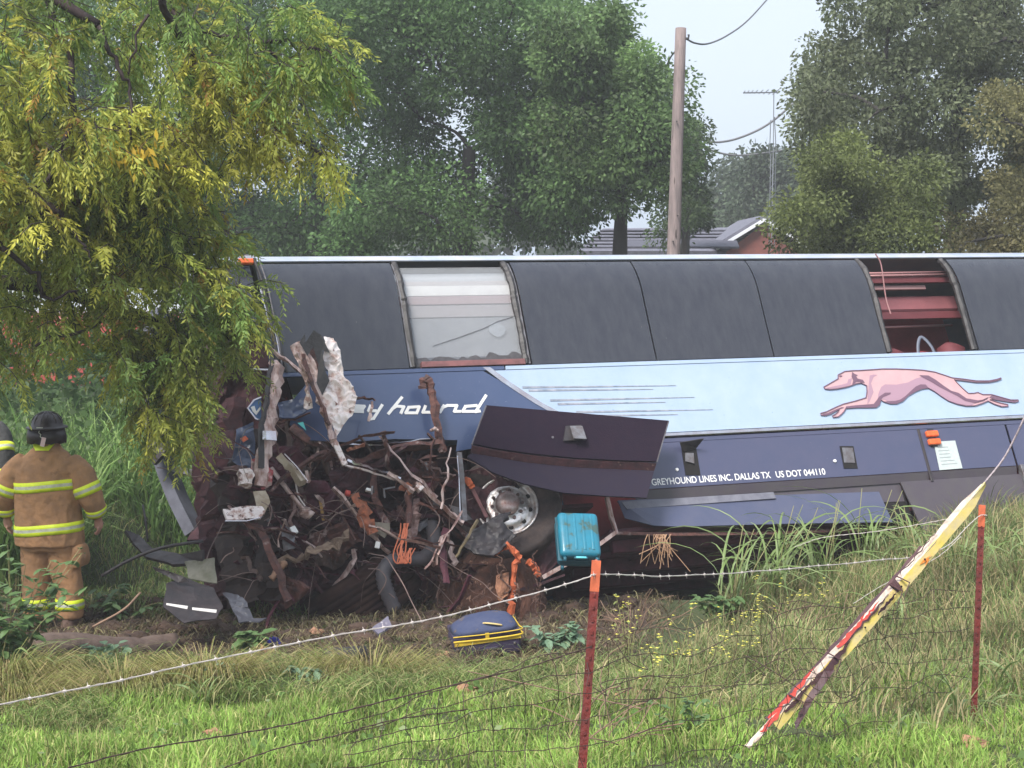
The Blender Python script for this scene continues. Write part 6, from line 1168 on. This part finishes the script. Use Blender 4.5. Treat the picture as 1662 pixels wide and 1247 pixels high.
def stump():
    b = G(800, 1012); o = empty('uprooted_stump', b, 'clay-caked uprooted stump with splintered wood tinted orange with painted red light beside the coach wheel', 'stump'); O = Vector(b)
    def lp(px, py, dd=0.): return P(px, py, O.y / (cos(PHI)) * 1.0 + .35 + dd) - O
    V, Fc = lofts([(lp(782, 1015, .3), (.62, 0, 0), (0, .40, 0), 2.2), (lp(785, 985, .3), (.58, 0, .0), (0, .36, 0), 2.4), (lp(790, 950, .35), (.50, 0, .02), (0, .32, 0), 2.4), (lp(798, 915, .4), (.38, 0, .04), (0, .26, 0), 2.2), (lp(800, 892, .45), (.2, 0, 0), (0, .12, 0), 2)], 40); bm = bmesh.new(); vs = [bm.verts.new(v) for v in V]; [bm.faces.new([vs[i] for i in f]) for f in Fc]; bmesh.ops.triangulate(bm, faces=bm.faces[:])
    for _ in range(2): bmesh.ops.subdivide_edges(bm, edges=bm.edges[:], cuts=1)
    for v in bm.verts: q = v.co * 5; v.co += Vector((noise.noise(q), noise.noise(q + Vector((4, 4, 4))), noise.noise(q * 1.3))) * .07 + Vector((1, -1, .4)) * noise.noise(q * 3.3) * .03
    me = bpy.data.meshes.new('clay_mass'); bm.to_mesh(me); bm.free(); link('clay_mass', me, mat('red_clay', (.13, .055, .035), .95, c2=(.06, .028, .02), scale=6, bump=1, bscale=20, spot=(16, .64, (.34, .20, .14))), o, True)
    def tb(name, pts, r, m_, n=6, fl=.7): mb = MB(); q = smoothpts([lp(*p) for p in pts], 5); q = [p + Vector([random.gauss(0, .008) for _ in range(3)]) for p in q]; mb.tube(q, [r * random.uniform(.7, 1.25) * (1 - .4 * i / len(q)) for i in range(len(q))], n, True, fl, .15); mb.build(name, m_, o)
    tb('orange_splinter', [(829, 1000, -.08), (832, 960, -.1), (836, 920, -.1), (842, 905, -.08)], .035, RAWWOOD); tb('orange_splinter', [(842, 905, -.08), (830, 890, -.1), (822, 882, -.1)], .045, RAWWOOD); tb('orange_splinter', [(800, 902, -.05), (815, 893, -.08), (828, 886, -.1)], .03, RAWWOOD); tb('orange_splinter', [(858, 912, .0), (868, 922, .0), (876, 936, .0)], .05, RAWWOOD)
    slab('split_wood_face', [lp(*p) for p in ((806, 935, -.12), (826, 930, -.12), (825, 968, -.14), (812, 975, -.14), (804, 955, -.13))], .04, mat('pale_split_wood', (.42, .20, .11), .8, c2=(.24, .11, .07), scale=25, bump=.8, stretch=(1, 1, .3)), o, 3, .03, 8)
    for k in range(26):
        x = random.uniform(690, 880); y = random.uniform(890, 975); q = [(x, y, random.uniform(-.25, .1))]
        for i in range(4): q.append((q[-1][0] + random.gauss(0, 9), q[-1][1] + random.uniform(4, 20), q[-1][2] + random.gauss(-.01, .02)))
        tb('root', q, random.uniform(.004, .011), mat('thin_root', (.16, .085, .06), .85, c2=(.07, .035, .03), scale=9), 5, 1)
random.seed(15); stump()
def log():
    a, b = G(58, 1068), G(285, 1056); o = empty('fallen_log', a, 'bare grey brown log lying in the mud below the firefighter', 'log'); q = (b - a); mb = MB(); pts = [q * t + Vector((0, .0, .05 + .02 * sin(t * 7))) for t in np.linspace(0, 1, 24)]; mb.tube(pts, [.125 * (1 - .35 * t) * (1 + .05 * noise.noise(Vector((t * 9, 0, 0)))) for t in np.linspace(0, 1, 24)], 22)
    for i, v in enumerate(mb.v): v = Vector(v); k = noise.noise(Vector((v.x * 2, v.y * 10, v.z * 14))) * .018; mb.v[i] = (v.x, v.y + k, v.z + k)
    mb.build('log_body', mat('grey_log', (.15, .105, .085), .9, c2=(.075, .05, .042), scale=6, bump=1, bscale=18, stretch=(.35, 1, 1)), o, True)
log()
def debris(name, pts, th, m_, label, cat='wreckage', cuts=3, amp=.03, nsc=6, extra=None):
    O = P(*pts[0]); o = slab(name, [P(*p) - O for p in pts], th, m_, None, cuts, amp, nsc); o.location = O; return tag(o, label, cat)
debris('torn_sheet', [(270, 948, 12.9), (300, 938, 13.1), (345, 955, 13.0), (362, 985, 12.8), (350, 1005, 12.6), (300, 1012, 12.5), (264, 985, 12.6)], .01, BLACKP, 'black plastic panel with a broken white stripe lying left of the torn coach nose', 'panel')
debris('white_strip', [(270, 979, 12.45), (305, 984, 12.45), (304, 989, 12.45), (270, 982, 12.45)], .006, LET, 'left half of the white strip on the black panel', 'strip', 1, .004); debris('white_strip', [(312, 986, 12.45), (352, 990, 12.45), (351, 995, 12.45), (312, 990, 12.45)], .006, LET, 'right half of the white strip on the black panel', 'strip', 1, .004)
debris('black_sheet', [(362, 962, 12.9), (385, 968, 12.9), (398, 975, 12.8), (412, 1000, 12.7), (432, 1003, 12.7), (405, 1010, 12.55), (388, 1012, 12.5), (376, 990, 12.7)], .008, mat('wet_black_sheet', (.07, .07, .085), .35, c2=(.04, .04, .05), scale=8), 'crumpled wet black sheet beside the yellow-green vine', 'sheet', 4, .07)
debris('bumper_scrap', [(203, 862, 13.6), (225, 872, 13.6), (248, 892, 13.5), (290, 902, 13.4), (330, 893, 13.3), (330, 915, 13.3), (280, 918, 13.3), (240, 905, 13.4), (215, 885, 13.5)], .03, BLACKP, 'curved black bumper piece sticking out left of the torn coach nose', 'bumper', 3, .03)
debris('torn_sheet', [(300, 912, 13.3), (350, 905, 13.3), (352, 945, 13.1), (305, 940, 13.1)], .01, mat('muddy_grey', (.16, .15, .12), .7, c2=(.09, .09, .06), scale=9), 'muddy grey panel leaning below the black bumper piece', 'panel', 3, .04)
debris('torn_scrap', [(248, 920, 13.0), (300, 936, 12.9), (308, 944, 12.9), (290, 946, 12.9), (252, 926, 13.0)], .008, BLACKP, 'narrow black blade shaped scrap above the black panel', 'scrap', 2, .02)
debris('black_strip', [(80, 1080, 11.4), (125, 1080, 11.4), (165, 1088, 11.3), (150, 1092, 11.3), (80, 1086, 11.3)], .008, BLACKP, 'flat black strip lying in front of the log', 'strip', 2, .01)
debris('grey_scrap', [(604, 1020, 12.3), (632, 1000, 12.4), (636, 1016, 12.3), (612, 1030, 12.2)], .02, mat('pale_lavender_metal', (.12, .11, .15), .4), 'pale grey metal scrap on the mud under the ribbed tyre', 'scrap', 3, .04)
def rods(pts, r, m_, label, name='bent_rod', cat='rod'):
    O = P(*pts[0]); mb = MB(); mb.tube(smoothpts([P(*p) - O for p in pts], 5), r, 6); o = mb.build(name, m_, None, True); o.location = O; return tag(o, label, cat)
rods([(165, 935, 13.2), (205, 912, 13.2), (260, 890, 13.2), (330, 878, 13.3)], .014, BLACKP, 'long thin black rod crossing the black bumper piece'); rods([(240, 880, 13.4), (236, 845, 13.4), (232, 820, 13.5)], .010, BLACKP, 'short upright black rod above the bumper piece'); rods([(150, 1018, 12.5), (200, 990, 12.6), (228, 962, 12.7)], .010, mat('dead_stem', (1, 1, 1)), 'thin brown stick leaning by the firefighter boot', 'stick', 'stick'); rods([(1040, 1150, 8.8), (900, 1120, 9.6), (760, 1090, 10.4)], .004, mat('dead_stem', (1, 1, 1)), 'long thin dry stem lying over the flattened grass', 'stick', 'stick')
c = G(558, 1078); o = MB().lathe([(.062, -.17), (.070, -.17), (.070, .17), (.062, .17), (.062, -.17)], Matrix.Translation((0, 0, .06)) @ Matrix.Rotation(radians(14), 4, 'Z') @ Matrix.Rotation(pi / 2, 4, 'Y'), 22).build('black_pipe', BLACKP, None, True); o.location = c; tag(o, 'short black pipe stub lying in the mud', 'pipe')
c = G(444, 1052); bm = MB()
for k in range(40):
    a = Vector([random.gauss(0, 1) for _ in range(3)]).normalized(); a.z = abs(a.z); u = a.orthogonal().normalized() * .022; p = a * .05; bm.add([p * .2, p + u, p * 1.3, p - u], [[0, 1, 2, 3]])
o = bm.build('blue_rosette', mat('violet_blue_cloth', (.06, .06, .5), .7)); o.location = c + Vector((0, 0, .03)); tag(o, 'small violet blue cloth rosette on the mud', 'rosette')
random.seed(8)
for px, py, r, lb in ((510, 1030, .05, 'orange brown bark chunk on the mud above the barbed wire'), (425, 1062, .06, 'small brown block near the blue rosette'), (648, 1085, .05, 'pale split chunk at the edge of the flattened grass'), (720, 1067, .04, 'pinkish stone left of the navy suitcase'), (755, 1125, .05, 'pale torn scrap on the bright grass edge'), (345, 1195, .04, 'light brown leaf curled on the bright grass'), (1020, 1138, .07, 'brown bark chunk right of the near post'), (1445, 1210, .06, 'reddish chunk in the grass below the wire mesh'), (1580, 1215, .06, 'orange brown chunk at the lower right')):
    g = G(px, py); s = random.random() * 50; o = pyd('bark_chunk', [Vector((v.x * 1.5, v.y, v.z * .7)) * r * (1 + .7 * noise.noise(v * 1.5 + Vector((s, 0, 0)))) for v in iv], ifc, mat('orange_bark', (.42, .22, .13), .8, c2=(.22, .11, .07), scale=16, bump=.6)); o.location = g + Vector((0, 0, r * .4)); tag(o, lb, 'chunk')
